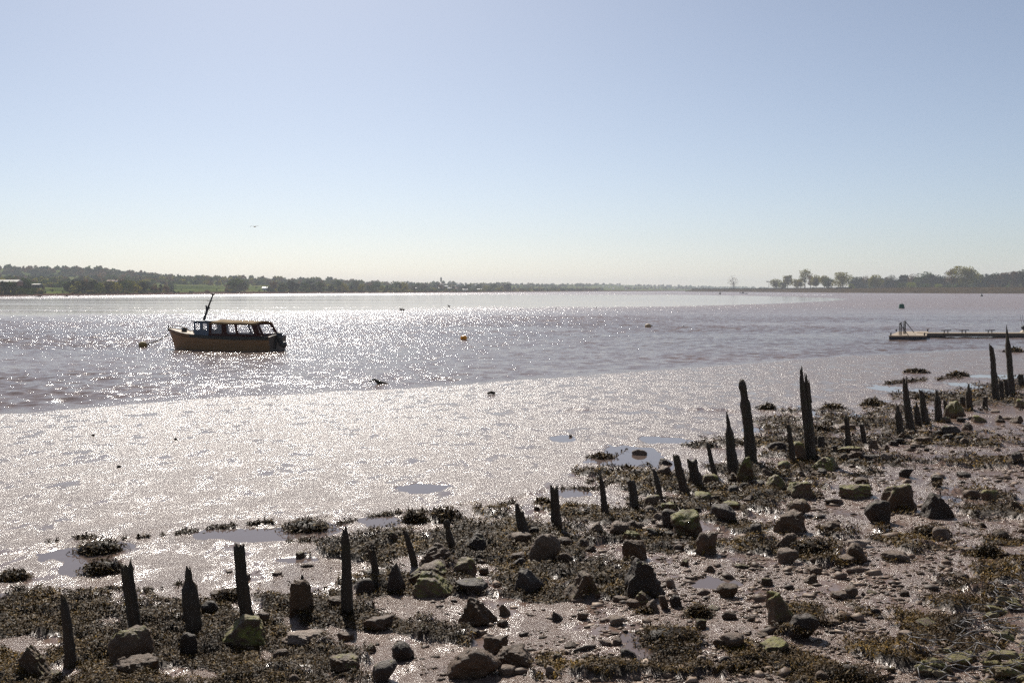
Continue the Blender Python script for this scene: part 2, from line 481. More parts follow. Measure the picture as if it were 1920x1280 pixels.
def build_shore():
    ang = np.concatenate([np.linspace(-100, -31, 50)[:-1], np.linspace(-31, 31, 760), np.linspace(31, 100, 50)[1:]])
    rr = np.concatenate([np.linspace(.6, 5, 12)[:-1], np.geomspace(5, 110, 560), [125, 150, 190, 250]])
    A, Rr = np.meshgrid(np.radians(ang), rr)
    X = Rr * np.sin(A); Y = Rr * np.cos(A)
    Z = H(X, Y)
    Z += (fbm(X * 6, Y * 6, 3, 3) - .5) * .010 * sstep(26, 12, Rr) * (Z > .02)
    n, m = X.shape
    V = np.stack([X, Y, Z], -1).reshape(-1, 3)
    i = np.arange(n - 1)[:, None] * m + np.arange(m - 1)[None, :]
    Fc = np.stack([i, i + 1, i + m + 1, i + m], -1).reshape(-1, 4)
    me = mesh_np('mud', V, Fc)
    px, py = to_px(X, np.maximum(Y, 2.), Z)
    w = weed_mask(px, py) * (Y > 4)
    a = me.attributes.new('weed', 'FLOAT', 'POINT'); a.data.foreach_set('value', w.astype(np.float32).ravel())
    o = link('mud', me, M['mud']); tag(o, kind='structure')
build_shore()

for (mem, cz) in PW:
    x0 = min(m_[0] - m_[3] * 1.3 for m_ in mem); x1 = max(m_[0] + m_[3] * 1.3 for m_ in mem); y0 = min(m_[1] - m_[4] * 1.3 for m_ in mem); y1 = max(m_[1] + m_[4] * 1.3 for m_ in mem)
    nx, ny = 90, 60
    gx, gy = np.meshgrid(np.linspace(x0, x1, nx + 1), np.linspace(y0, y1, ny + 1))
    cx_ = (gx[:-1, :-1] + gx[1:, 1:]) / 2; cy_ = (gy[:-1, :-1] + gy[1:, 1:]) / 2
    keep = pud_d(mem, cx_, cy_) < 1.16
    jj, ii = np.nonzero(keep); m1 = nx + 1
    Fc = np.stack([jj * m1 + ii, jj * m1 + ii + 1, (jj + 1) * m1 + ii + 1, (jj + 1) * m1 + ii], -1)
    V = np.stack([gx, gy, gx * 0], -1).reshape(-1, 3)
    o = link('puddle', mesh_np('puddle', V, Fc), M['pud']); o.location = (0, 0, cz); tag(o, kind='structure')

def flat_bank():
    near = [(-900, 622), (-300, 610), (0, 603), (300, 598), (600, 590), (900, 583.5), (1300, 577), (1480, 569), (1560, 564), (1592, 561)]
    far = [(-900, 566), (-300, 562), (0, 560), (300, 556.5), (600, 553.5), (900, 552.2), (1300, 552.6), (1480, 555.5), (1560, 558.5), (1592, 560.9)]
    V = []; nx = 160; ny = 12
    xs = np.linspace(-900, 1592, nx)
    a = np.interp(xs, *zip(*near)); b = np.interp(xs, *zip(*far))
    X = []; 
    for j in range(ny):
        t = j / (ny - 1)
        y1 = 1 / ((1 - t) / (a - HOR) + t / (b - HOR)) + HOR
        x, y = at_z(xs, y1, 0.0)
        y = y + (fbm(x * .05, y * .02 + j, 3, 3) - .5) * 5 * (1 if j in (0, ny - 1) else 0)
        z = np.full(nx, .05 if 0 < j < ny - 1 else -.03)
        X.append(np.stack([x, y, z], -1))
    V = np.concatenate(X)
    i = np.arange(ny - 1)[:, None] * nx + np.arange(nx - 1)[None, :]
    Fc = np.stack([i, i + 1, i + nx + 1, i + nx], -1).reshape(-1, 4)
    tag(link('tidal_flat', mesh_np('tidal_flat', V, Fc), M['flat']), kind='structure')
flat_bank()

# ------------------------------------------------------------------ rocks
import bmesh
def ico(sub):
    bm = bmesh.new(); bmesh.ops.create_icosphere(bm, subdivisions=sub, radius=1)
    V = np.array([v.co[:] for v in bm.verts]); Fc = np.array([[v.index for v in f.verts] for f in bm.faces]); bm.free()
    return V, Fc
ICO = {2: ico(2), 3: ico(3), 4: ico(4), 5: ico(5)}

def rock_mesh(seed, w, d, h, style='b', sub=4):
    r = np.random.default_rng(seed)
    V, Fc = ICO[sub]
    P = []
    def pl(n, dd):
        n = np.array(n, float); n /= np.linalg.norm(n); P.append((n, dd))
    j = lambda s: r.normal(0, s)
    pl((j(.1), j(.1), -1), .8)
    if style == 'b':       # block
        a = r.uniform(0, 6.28)
        for k in range(4): pl((math.cos(a + k * 1.571 + j(.2)), math.sin(a + k * 1.571 + j(.2)), j(.18) + .12), r.uniform(.62, .8))
        pl((j(.22), j(.22), 1), .62)
        for k in range(5): pl((j(1), j(1), abs(j(.8))), r.uniform(.72, .9))
    elif style == 'r':     # rounded boulder
        for k in range(16): pl((j(1), j(1), j(.7)), r.uniform(.72, .95))
        pl((0, 0, 1), .8)
    elif style == 'w':     # wedge with a ridge or point
        a = r.uniform(-.4, .4); off = r.uniform(-.5, .5)
        pl((math.cos(a), math.sin(a), .5 - off * 1.1), .55); pl((-math.cos(a), -math.sin(a), .5 + off * 1.1), .55)
        pl((-math.sin(a), math.cos(a), .4), .62); pl((math.sin(a), -math.cos(a), .45), .6); pl((j(.4), j(.3), 1), .62)
        for k in range(5): pl((j(1), j(1), abs(j(.8))), r.uniform(.75, .92))
    elif style == 's':     # flat slab
        pl((j(.12), j(.12), 1), .5)
        a = r.uniform(0, 6.28)
        for k in range(6): pl((math.cos(a + k * 1.047 + j(.25)), math.sin(a + k * 1.047 + j(.25)), j(.2)), r.uniform(.62, .85))
        for k in range(3): pl((j(.7), j(.7), 1), r.uniform(.6, .8))
    elif style == 'u':     # upright tombstone slab
        for k in range(2): pl((j(.1), (1, -1)[k], .1), .6)
        pl((1, j(.1), .22), .66); pl((-1, j(.1), .22), .66)
        pl((.6, 0, 1), .85); pl((-.6, 0, 1), .85); pl((0, .1, 1), .8)
        for k in range(3): pl((j(1), j(1), abs(j(.6))), r.uniform(.8, .95))
    N = np.array([p[0] for p in P]); Dd = np.array([p[1] for p in P])
    q = (V @ N.T) / Dd[None, :]
    q = np.maximum(q, 1e-3)
    k = 26 if style != 'r' else 9
    rad = (np.sum(q ** k, 1) + 1e-9) ** (-1.0 / k)
    rad = np.minimum(rad, 1.35)
    X = V * rad[:, None]
    disp = np.zeros(len(X))
    for i in range(26):
        K = r.normal(0, 1, 3); K *= (2.0 + i * 1.3) / np.linalg.norm(K)
        disp += np.sin(X @ K + r.uniform(0, 6.28) + 2 * np.sin(X @ K[::-1] * .4)) * ((.075 if style != 'r' else .05) / (1 + i * .33))
    X = X * (1 + disp)[:, None]
    # strata steps
    st = np.sin(X[:, 2] * 17 + X[:, 0] * 2 + r.uniform(0, 6)) * .012
    X[:, :2] *= (1 + st)[:, None]
    mn, mx = X.min(0), X.max(0)
    X = (X - (mn + mx) / 2) / (mx - mn) * np.array([w, d, h])
    X[:, 2] += h / 2
    return mesh_np('rock', X, Fc)

# left, right, top, base (photo px), style, material, look words
RK = [(5, 83, 1218, 1278, 'w', 'rock_some', 'grey angular'), (195, 271, 1184, 1252, 'r', 'rock_some', 'big grey rounded'), (190, 255, 1240, 1275, 'w', 'rock', 'brown ridged'),
      (214, 289, 1234, 1282, 's', 'rock', 'tan flat ridged'), (398, 492, 1164, 1215, 'w', 'rock_moss', 'green mossy ridged'), (375, 406, 1130, 1152, 'r', 'rock_dark', 'dark smooth'),
      (333, 365, 1189, 1233, 'b', 'rock_dark', 'dark shadowed'), (462, 490, 1163, 1183, 'r', 'rock_moss', 'low mossy'), (479, 503, 1151, 1168, 'r', 'rock', 'rounded brown'),  # shadowed rock: the post's shade is put in as dark stone colour
      (540, 585, 1090, 1160, 'u', 'rock', 'tall tombstone-shaped grey'), (611, 646, 1123, 1148, 'b', 'rock', 'squat brown'), (665, 699, 1087, 1117, 'r', 'rock_dark', 'smooth dark'),
      (678, 720, 1072, 1092, 'b', 'rock_dark', 'low dark'), (723, 757, 1057, 1112, 'w', 'rock_dark', 'fin-shaped pointed dark'), (785, 859, 1028, 1068, 'w', 'rock', 'broad brown gabled'),
      (862, 914, 1005, 1038, 'w', 'rock_dark', 'angular dark brown'), (767, 844, 1060, 1097, 'r', 'rock_some', 'lumpy part-mossy'), (773, 852, 1081, 1121, 'w', 'rock_moss', 'bright green ridged'),
      (847, 895, 1051, 1091, 'b', 'rock_moss', 'moss-capped blocky'), (853, 913, 1090, 1117, 's', 'rock_dark', 'long low dark'), (862, 930, 1127, 1176, 'w', 'rock', 'large leaning brown'),
      (936, 957, 1135, 1156, 'w', 'rock', 'small pointed brown'), (675, 735, 1155, 1186, 's', 'rock', 'low brown'), (524, 601, 1185, 1213, 's', 'rock_pale', 'pale flat slab'),
      (629, 666, 1187, 1204, 's', 'rock', 'thin brown'), (506, 539, 1221, 1242, 'r', 'rock', 'small rounded brown'), (616, 678, 1230, 1266, 's', 'rock_some', 'leaning slab-like'),
      (732, 773, 1209, 1241, 'r', 'rock_dark', 'egg-shaped dark'), (696, 743, 1247, 1284, 'r', 'rock_dark', 'dark half-cut'), (838, 936, 1222, 1275, 'r', 'rock', 'big rounded brown'),
      (907, 954, 1197, 1228, 'b', 'rock', 'brown blocky'), (928, 999, 1221, 1254, 'b', 'rock', 'broad tan'), (933, 966, 1250, 1269, 's', 'rock_pale', 'small pale flat'),
      (951, 996, 1002, 1026, 'r', 'rock', 'reddish brown rounded'), (954, 987, 1040, 1055, 'r', 'rock', 'low reddish'), (951, 993, 1051, 1073, 'w', 'rock_dark', 'dark wedge'),
      (539, 562, 1268, 1284, 'r', 'rock', 'tan rounded'), (898, 916, 1066, 1079, 'r', 'rock', 'small tan'), (862, 901, 1182, 1198, 's', 'rock_dark', 'flat dark'),
      (994, 1048, 1003, 1060, 'r', 'rock', 'large barrel-shaped grey brown'), (1045, 1074, 1011, 1025, 'r', 'rock', 'small tan rounded'), (1046, 1074, 1039, 1063, 'r', 'rock', 'round brown'),
      (967, 1021, 1073, 1116, 'w', 'rock_dark', 'pyramid-shaped dark'), (1100, 1142, 984, 1015, 'w', 'rock_some', 'sloping dark mossy'), (1145, 1181, 982, 1007, 'r', 'rock', 'weathered brown'),
      (1166, 1202, 999, 1023, 'b', 'rock_moss', 'small moss-topped'), (1170, 1216, 1014, 1053, 'b', 'rock', 'tan flat-topped block'), (1059, 1128, 1080, 1128, 'w', 'rock_some', 'large rough brown'),
      (1173, 1252, 1053, 1125, 'w', 'rock_dark', 'biggest dark trapezoid'), (1192, 1233, 1114, 1136, 'w', 'rock_some', 'low dark green-edged'), (1209, 1237, 1126, 1149, 'w', 'rock', 'small wedge'),
      (1173, 1201, 1126, 1142, 's', 'rock', 'low lens-shaped'), (1236, 1254, 1118, 1144, 'r', 'rock', 'narrow brown'), (1257, 1280, 1118, 1141, 'b', 'rock_dark', 'small dark block'),
      (1250, 1268, 1086, 1104, 'r', 'rock_pale', 'pinkish rounded'), (1263, 1322, 963, 1009, 'b', 'rock_moss', 'large mossy tilted'), (1243, 1277, 958, 993, 'r', 'rock_dark', 'dark rounded'),
      (1308, 1346, 1001, 1043, 'b', 'rock', 'upright brown block'), (1339, 1384, 951, 983, 'r', 'rock_dark', 'round dark'), (1209, 1237, 930, 953, 'r', 'rock_some', 'dark mossy'),
      (1235, 1271, 942, 962, 's', 'rock_moss', 'flat mossy'), (1235, 1264, 876, 893, 'b', 'rock', 'tan squat'), (1237, 1265, 862, 877, 'w', 'rock_dark', 'weed-fringed dark'),
      (1187, 1214, 845, 858, 'r', 'rock', 'small brown in the pool'), (1319, 1350, 892, 914, 'r', 'rock_moss', 'mossy round'), (1299, 1336, 927, 945, 'r', 'rock_moss', 'bright mossy low'),
      (1355, 1389, 941, 956, 's', 'rock_moss', 'flat green'), (1347, 1384, 1101, 1123, 'r', 'rock', 'stacked reddish'), (1322, 1343, 1062, 1074, 'w', 'rock', 'thin dark-tipped'),
      (1142, 1173, 1155, 1174, 's', 'rock_pale', 'pale tilted flat'), (1035, 1056, 1149, 1166, 'w', 'rock_dark', 'small dark pyramid'), (1083, 1105, 1149, 1164, 's', 'rock', 'low brown flat'),
      (1424, 1484, 1204, 1231, 's', 'rock_moss', 'long mossy flat'), (1448, 1496, 1115, 1179, 'w', 'rock_moss', 'tall mossy leaning'), (1440, 1469, 1110, 1145, 'b', 'rock_moss', 'bright green block'),
      (1354, 1398, 1195, 1219, 'r', 'rock', 'grooved brown'), (1338, 1358, 1201, 1215, 'r', 'rock', 'small round brown'), (1163, 1195, 1223, 1239, 'w', 'rock_dark', 'low dark wedge'),
      (1307, 1326, 1231, 1245, 'b', 'rock_pale', 'small pinkish'), (1099, 1128, 1248, 1270, 'b', 'rock', 'square brown'), (1336, 1359, 1248, 1265, 'b', 'rock', 'angular brown'),
      (1349, 1375, 1234, 1245, 'w', 'rock_dark', 'thin dark'), (1023, 1047, 1251, 1269, 'w', 'rock_pale', 'small tan pointed'), (1284, 1315, 1208, 1221, 's', 'rock', 'thin brown flat'),
      (1484, 1539, 1157, 1200, 'r', 'rock_dark', 'smooth dark sloping'), (1539, 1580, 981, 1004, 'w', 'rock', 'brown gabled'), (1460, 1504, 1004, 1034, 'w', 'rock', 'brown sloping'),
      (1460, 1498, 1033, 1058, 'r', 'rock', 'flaky brown'), (1520, 1538, 1046, 1059, 'r', 'rock', 'small round'), (1592, 1630, 1023, 1056, 'r', 'rock', 'lumpy brown'),
      (1594, 1640, 1012, 1030, 's', 'rock_pale', 'curved pale slab'), (1570, 1611, 1043, 1061, 's', 'rock', 'thin layered'), (1660, 1712, 1036, 1055, 's', 'rock', 'wide layered flat'),
      (1520, 1549, 1066, 1079, 's', 'rock', 'small flat tan'), (1510, 1535, 1079, 1096, 'w', 'rock', 'small tan wedge'), (1586, 1610, 1100, 1122, 'b', 'rock', 'small brown cube'),
      (1564, 1597, 1112, 1125, 's', 'rock', 'low tan flat'), (1755, 1788, 992, 1017, 'r', 'rock', 'smooth grey brown'), (1865, 1898, 996, 1015, 'r', 'rock', 'brown oval'),
      (1635, 1652, 1143, 1155, 'r', 'rock_dark', 'small dark oval'), (1587, 1609, 1155, 1163, 's', 'rock_pale', 'small pale flat'), (1534, 1585, 1163, 1174, 's', 'rock_pale', 'thin pale tan'),
      (1530, 1556, 1263, 1282, 'r', 'rock', 'pink brown round'), (1583, 1611, 1252, 1273, 'r', 'rock_dark', 'dark oval'), (1807, 1829, 1026, 1041, 's', 'rock_pale', 'tan two-toned'),
      (1688, 1712, 1185, 1197, 's', 'rock_pale', 'pale tan flat'), (1480, 1531, 906, 936, 'b', 'rock_moss', 'square flat-topped mossy'), (1581, 1647, 908, 937, 's', 'rock_moss', 'wide mossy sloping'),
      (1664, 1720, 911, 960, 'b', 'rock_some', 'big dark moss-capped block'), (1736, 1793, 928, 974, 'w', 'rock_dark', 'dark overhanging pointed'), (1629, 1674, 942, 983, 'r', 'rock_dark', 'round black'),
      (1474, 1522, 940, 969, 'b', 'rock_some', 'rough brown moss-edged'), (1460, 1520, 964, 1003, 'b', 'rock', 'big brown sloping'), (1750, 1771, 894, 915, 'r', 'rock_dark', 'dark grey round'),
      (1812, 1843, 921, 937, 'r', 'rock', 'low grey'), (1845, 1877, 920, 941, 'b', 'rock_moss', 'yellow-green topped'), (1894, 1924, 941, 966, 'w', 'rock_some', 'brown edge'),
      (1900, 1926, 849, 874, 'b', 'rock_dark', 'dark block'), (1768, 1806, 800, 820, 'r', 'rock_dark', 'broad dark'), (1781, 1815, 754, 787, 'w', 'rock_moss', 'upright moss-backed'),
      (1829, 1853, 781, 794, 'w', 'rock_moss', 'small mossy wedge'), (1908, 1930, 750, 767, 'w', 'rock_moss', 'green slanting'), (1489, 1514, 829, 865, 'b', 'rock_moss', 'squarish mossy'),
      (1460, 1484, 867, 885, 'r', 'rock_moss', 'small green rounded'), (1525, 1580, 862, 885, 'w', 'rock_moss', 'broad mossy'), (1577, 1622, 838, 855, 's', 'rock_moss', 'low mossy slab'),
      (1591, 1630, 849, 866, 'b', 'rock', 'tan low'), (1618, 1656, 852, 867, 's', 'rock_dark', 'dark flat'), (1575, 1608, 795, 807, 's', 'rock', 'flat stone'),
      (1628, 1647, 826, 842, 'w', 'rock', 'small brown peaked'), (1713, 1751, 819, 832, 's', 'rock', 'flat tan'), (1690, 1714, 881, 897, 'b', 'rock_dark', 'small dark-sided'),
      (1803, 1820, 823, 834, 'w', 'rock', 'small peaked'), (1606, 1632, 896, 909, 's', 'rock', 'flat brown tilted'), (1800, 1825, 886, 897, 's', 'rock_dark', 'low dark lens-shaped'),
      (1434, 1478, 894, 919, 'w', 'rock_moss', 'mossy pointed'), (1382, 1422, 860, 908, 'w', 'rock_moss', 'mossy leaning slab'), (1443, 1476, 831, 851, 'r', 'rock_dark', 'dark rounded low'),
      (1408, 1430, 985, 1015, 'r', 'rock_dark', 'dark mossy upright'), (1150, 1180, 1120, 1132, 's', 'rock', 'thin brown')]

# posts: top px, base px, base width, top width, style
PST = [(120, 1108, 132, 1252, 29, 12, 'point', 'squat tapering post with a pointed tip, leftmost of all the posts'),
       (238, 1042, 252, 1190, 26, 20, 'ragged', 'ragged-topped post behind the big grey boulder, second from the left'),
       (352, 1060, 362, 1195, 34, 22, 'spike', 'thick post with a narrow broken spike on top, third from the left'),
       (448, 1016, 463, 1167, 23, 19, 'flat', 'smooth straight post with a blunt chipped top, fourth from the left'),
       (566, 1076, 568, 1140, 8, 6, 'knob', 'thin knobbed stick post peeping over the tombstone-shaped rock'),
       (646, 978, 653, 1154, 25, 15, 'point', 'tall thick dark post rising beside the tombstone-shaped rock'),
       (694, 1017, 706, 1090, 18, 12, 'tee', 'short post with a mop of seaweed hanging from its top'),
       (760, 991, 777, 1062, 19, 8, 'point', 'short thin post leaning left behind the lumpy mossy rocks'),
       (838, 970, 848, 1034, 15, 11, 'knob', 'slim post with a round knob top near the seaweed mounds'),
       (972, 942, 984, 1008, 24, 15, 'split', 'stout split-topped post left of the barrel-shaped rock'),
       (1037, 906, 1047, 997, 21, 15, 'fork', 'straight post with a small forked top above the barrel-shaped rock'),
       (1124, 886, 1136, 966, 16, 7, 'point', 'slim sharp post by the small pool, flared at its foot'),
       (1182, 898, 1190, 959, 20, 14, 'flat', 'short flat-topped post right of the slim sharp one'),
       (1228, 878, 1237, 940, 17, 8, 'slant', 'short slanting sharp post in front of the tan squat rock'),
       (1268, 851, 1283, 928, 22, 12, 'flat', 'thick leaning post, taller of a close pair before the pools'),
       (1296, 858, 1311, 919, 20, 17, 'cup', 'broad post with a hollow cup-shaped top in a close pair'),
       (1326, 829, 1341, 895, 12, 7, 'flat', 'thin left-leaning post just right of the cup-topped post'),
       (1362, 770, 1379, 896, 23, 6, 'needle', 'tall tapering needle-tipped post left of the round-headed post'),
       (1391, 709, 1411, 872, 21, 11, 'neck', 'very tall post with a narrower rounded head'),
       (1478, 793, 1487, 873, 16, 7, 'flat', 'thin post just left of the tall splintered double post'),
       (1508, 684, 1520, 864, 22, 15, 'double', 'tallest splintered post split into two shafts'),
       (1530, 815, 1533, 842, 9, 8, 'ragged', 'dark stub post touching the tall splintered post'),
       (1540, 815, 1541, 847, 12, 12, 'ragged', 'short stub post right of the tall splintered post'),
       (1563, 834, 1567, 852, 13, 9, 'knob', 'low rotten stump between the short stub and the slim pair'),
       (1585, 778, 1592, 841, 13, 7, 'flat', 'slim post, left one of an isolated pair with a rock between'),
       (1614, 792, 1621, 838, 13, 9, 'flat', 'slim flat-topped post, right one of an isolated pair'),
       (1683, 757, 1688, 818, 14, 9, 'spike', 'bottle-shaped short post left of the tall narrow one'),
       (1697, 701, 1707, 811, 18, 7, 'ragged', 'tall narrow ragged post in the far cluster'),
       (1717, 750, 1723, 801, 13, 4, 'spike', 'small pointed post squeezed between two taller posts'),
       (1726, 728, 1737, 799, 16, 10, 'slant', 'leaning slant-topped post in the middle of the far cluster'),
       (1755, 729, 1760, 793, 16, 5, 'spike', 'post with a thin side spike in the far cluster'),
       (1771, 748, 1773, 783, 12, 6, 'slant', 'small leaning post left of the upright moss-backed rock'),
       (1789, 748, 1790, 763, 9, 8, 'flat', 'tiny square stub behind the upright moss-backed rock'),
       (1804, 742, 1806, 766, 10, 9, 'flat', 'square stub post touching the spiky one in the far cluster'),
       (1815, 717, 1819, 772, 14, 5, 'spike', 'spiky post right of the upright moss-backed rock'),
       (1846, 742, 1847, 770, 10, 9, 'flat', 'lone low square stub between the spiky and the tall posts'),
       (1858, 642, 1869, 755, 13, 8, 'slant', 'tall post with rounded sloping top beside the tallest far spike'),
       (1877, 712, 1879, 750, 9, 7, 'flat', 'short stub just right of the tall sloping-topped post'),
       (1885, 710, 1888, 746, 9, 6, 'flat', 'short leaning stub just left of the tallest far spike'),
       (1888, 607, 1896, 741, 13, 3, 'needle', 'tallest far post ending in a long thin spike near the pontoon'),
       (1914, 700, 1916, 728, 10, 9, 'flat', 'short post at the extreme right edge of the shore')]

def post_mesh(i, H_, dx, dy, rb, rt, style):
    r = np.random.default_rng(100 + i)
    n = 18; m = 26
    th = np.linspace(0, 2 * math.pi, n, endpoint=False)
    groove = 1 + .12 * np.sin(th * 3 + r.uniform(0, 6)) + .09 * np.sin(th * 7 + r.uniform(0, 6)) + r.normal(0, .06, n)
    jag = {'point': .09, 'ragged': .12, 'flat': .05, 'knob': .03, 'tee': .05, 'split': .12, 'fork': .08, 'cup': .07, 'spike': .07, 'needle': .03, 'neck': .02, 'double': .06, 'slant': .02}[style] * 1.7
    top = 1 - jag * r.uniform(0, 1, n)
    c = np.cos(th)
    if style == 'slant': top = 1 - .10 * (1 + c) / 2 - jag * r.uniform(0, 1, n)
    if style == 'fork': top = 1 - .09 * np.exp(-((c) / .45) ** 2) - .03 * r.uniform(0, 1, n)
    if style == 'cup': top = 1 - .10 * (1 - np.abs(c)) - .03 * r.uniform(0, 1, n)
    if style == 'split': top = 1 - .22 * (c > .1) - .05 * r.uniform(0, 1, n)
    def rad(t):
        q = rb + (rt - rb) * t
        if style == 'point': q *= 1 - .45 * sstep(.88, 1, t)
        if style == 'spike': q = (rb + (rt - rb) * t * .5) * (1 - .52 * sstep(.80, .88, t)) * (1 - .22 * sstep(.92, 1, t))
        if style == 'needle': q = (rb * (1 - .42 * t)) * (1 - .5 * sstep(.72, .84, t)) * (1 - .75 * sstep(.86, 1, t))
        if style == 'neck': q = (rb * (1 - .12 * t)) * (1 - .28 * sstep(.76, .80, t)) * (1 - .55 * sstep(.975, 1, t))
        if style == 'knob': q *= (1 - .3 * sstep(.7, .8, t)) * (1 + .6 * sstep(.84, .9, t)) * (1 - .5 * sstep(.95, 1, t))
        if style == 'slant': q *= 1 - .15 * sstep(.85, 1, t)
        if style == 'double': q *= 1 - .45 * sstep(.78, 1, t)
        q *= 1 + .12 * sstep(.12, 0, t)
        return q
    V = []
    def shaft(ox, oy, z0, Hh, f, tp):
        base = len(V) ; out = []
        for k in range(m + 1):
            t = k / m
            w = 1 + .05 * math.sin(t * 9 + i) + r.normal(0, .04)
            rr = rad(t) * f * groove * w * (1 + r.normal(0, .05, n))
            z = (t * tp * Hh) + z0 * (1 - t)
            tt = z / H_
            x = dx * tt + ox + rr * np.cos(th) + np.sin(tt * 4 + i) * rb * .12; y = dy * tt + oy + rr * np.sin(th) * .9
            out.append(np.stack([x, y, z], -1))
        return out
    parts = [shaft(0, 0, -.35, H_, 1 if style != 'double' else .72, top)]
    if style == 'double': parts = [shaft(-rb * .33, 0, -.35, H_, .62, top), shaft(rb * .38, 0, -.35, H_ * .93, .60, 1 - .08 * r.uniform(0, 1, n)), shaft(0, 0, -.35, H_ * .62, .95, 1 - .1 * r.uniform(0, 1, n)), shaft(rb * .78, 0, H_ * .6, H_ * .86, .25, top)]
    mb = MB()
    for pt in parts:
        rings = [list(map(tuple, q)) for q in pt]
        last = np.array(rings[-1]); cz = last[:, 2].min() - .02
        cen = (last[:, 0].mean(), last[:, 1].mean(), cz)
        inner = [tuple((np.array(v) * .45 + np.array(cen) * .55)) for v in rings[-1]]
        mb.loft(rings + [inner], cap=False)
        k0 = len(mb.v) - n
        mb.v.append(cen); mb.f += [(k0 + k, k0 + (k + 1) % n, len(mb.v) - 1) for k in range(n)]; mb.sm += [False] * n
    return mb

post_pos = []
for i, (tx, ty, bx, by, wb, wt_, st, lab) in enumerate(PST):
    x, y, z = [float(q) for q in on_ground(bx, by - 3)]
    T = at_y(tx, ty, y)
    mb = post_mesh(i, T.z - z, T.x - x, rnd.uniform(-.05, .05), wb * y / F / 2, max(wt_, 4) * y / F / 2, st)
    o = mb.build('timber_post', M['wood']); o.location = (x, y, z)
    tag(o, lab, 'post', 'old timber posts in a row along the foreshore')
    post_pos.append((x, y, z, bx, by))

BIGREF = [(1213, 1125, 'the biggest dark trapezoid rock'), (1021, 1060, 'the barrel-shaped rock'), (1472, 1179, 'the tall mossy leaning rock'), (1692, 960, 'the big moss-capped block'),
          (887, 1275, 'the big rounded brown rock at the bottom edge'), (562, 1160, 'the tombstone-shaped rock'), (233, 1252, 'the big grey rounded boulder')]
ORD = ['', 'second ', 'third ', 'fourth ', 'fifth ', 'sixth ', 'seventh ', 'eighth ', 'ninth ', 'tenth ']
used = {}
def ref_for(px, py, own=''):
    best = None
    for j, (x, y, z, bx, by) in enumerate(post_pos):
        d = math.hypot((px - bx), (py - by) * 2.2)
        if best is None or d < best[0]: best = (d, bx, by, 'post %d' % j, j)
    for (bx, by, nm) in BIGREF:
        d = math.hypot((px - bx), (py - by) * 2.2)
        if d > 12 and d < best[0] * 1.1: best = (d, bx, by, nm, None)
    return best
SHORT = ['the leftmost pointed post', 'the second post from the left', 'the spike-topped third post', 'the blunt fourth post from the left', 'the thin knobbed stick', 'the tall thick post',
         'the seaweed-topped short post', 'the left-leaning short post', 'the knob-topped slim post', 'the stout split-topped post', 'the fork-topped post', 'the slim sharp pool-side post', 'the short flat-topped post',
         'the short slanting post', 'the thick leaning post', 'the cup-topped post', 'the thin left-leaning post', 'the needle-tipped post', 'the round-headed tall post', 'the thin post by the double post',
         'the splintered double post', 'the dark stub', 'the short stub post', 'the low rotten stump', 'the left post of the isolated pair', 'the right post of the isolated pair', 'the bottle-shaped post',
         'the tall ragged far post', 'the small squeezed post', 'the slant-topped far post', 'the side-spiked post', 'the small leaning far post', 'the tiny square stub', 'the square stub',
         'the spiky far post', 'the lone low stub', 'the tall sloping-topped post', 'the short right-hand stub', 'the short leaning stub', 'the tallest far spike', 'the post at the right edge']
def rel(px, py, bx, by):
    dx = px - bx; dy = (py - by) * 1.6
    if abs(dx) > abs(dy): return 'right of' if dx > 0 else 'left of'
    return 'in front of' if dy > 0 else 'behind'

def add_rock(k, x0, x1, y0, y1, st, mt, look):
    cx = (x0 + x1) / 2
    gx, gy, gz = [float(q) for q in on_ground(cx, y1 - 2)]
    w = (x1 - x0) * gy / F * 1.08; h = (y1 - y0) * gy / F * .98
    if st == 's': h *= .8
    d = min(w * rnd.uniform(.7, .95), h * 2.2 + .05)
    if st == 'u': d = w * .5
    hh = h * 1.22
    big = (x1 - x0) > 34
    me = rock_mesh(500 + k, w, d, hh, st, 5 if (x1 - x0) > 60 else 4 if big else 3)
    o = link('rock', me, M[mt]); o.location = (gx, gy + d * .42, gz - h * .2)
    o.rotation_euler = (rnd.uniform(-.05, .05), rnd.uniform(-.06, .06), rnd.uniform(-.2, .2))
    b = ref_for(cx, y1)
    nm = SHORT[b[4]] if b[4] is not None else b[3]
    lab = '%s rock %s %s' % (look, rel(cx, y1, b[1], b[2]), nm)
    n = used.get(lab, 0); used[lab] = n + 1
    if n: lab = ORD[n] + lab
    tag(o, lab, 'rock', 'rocks on the foreshore')
rock_rects = []
for k, rk in enumerate(RK):
    add_rock(k, *rk); rock_rects.append(rk[:4])

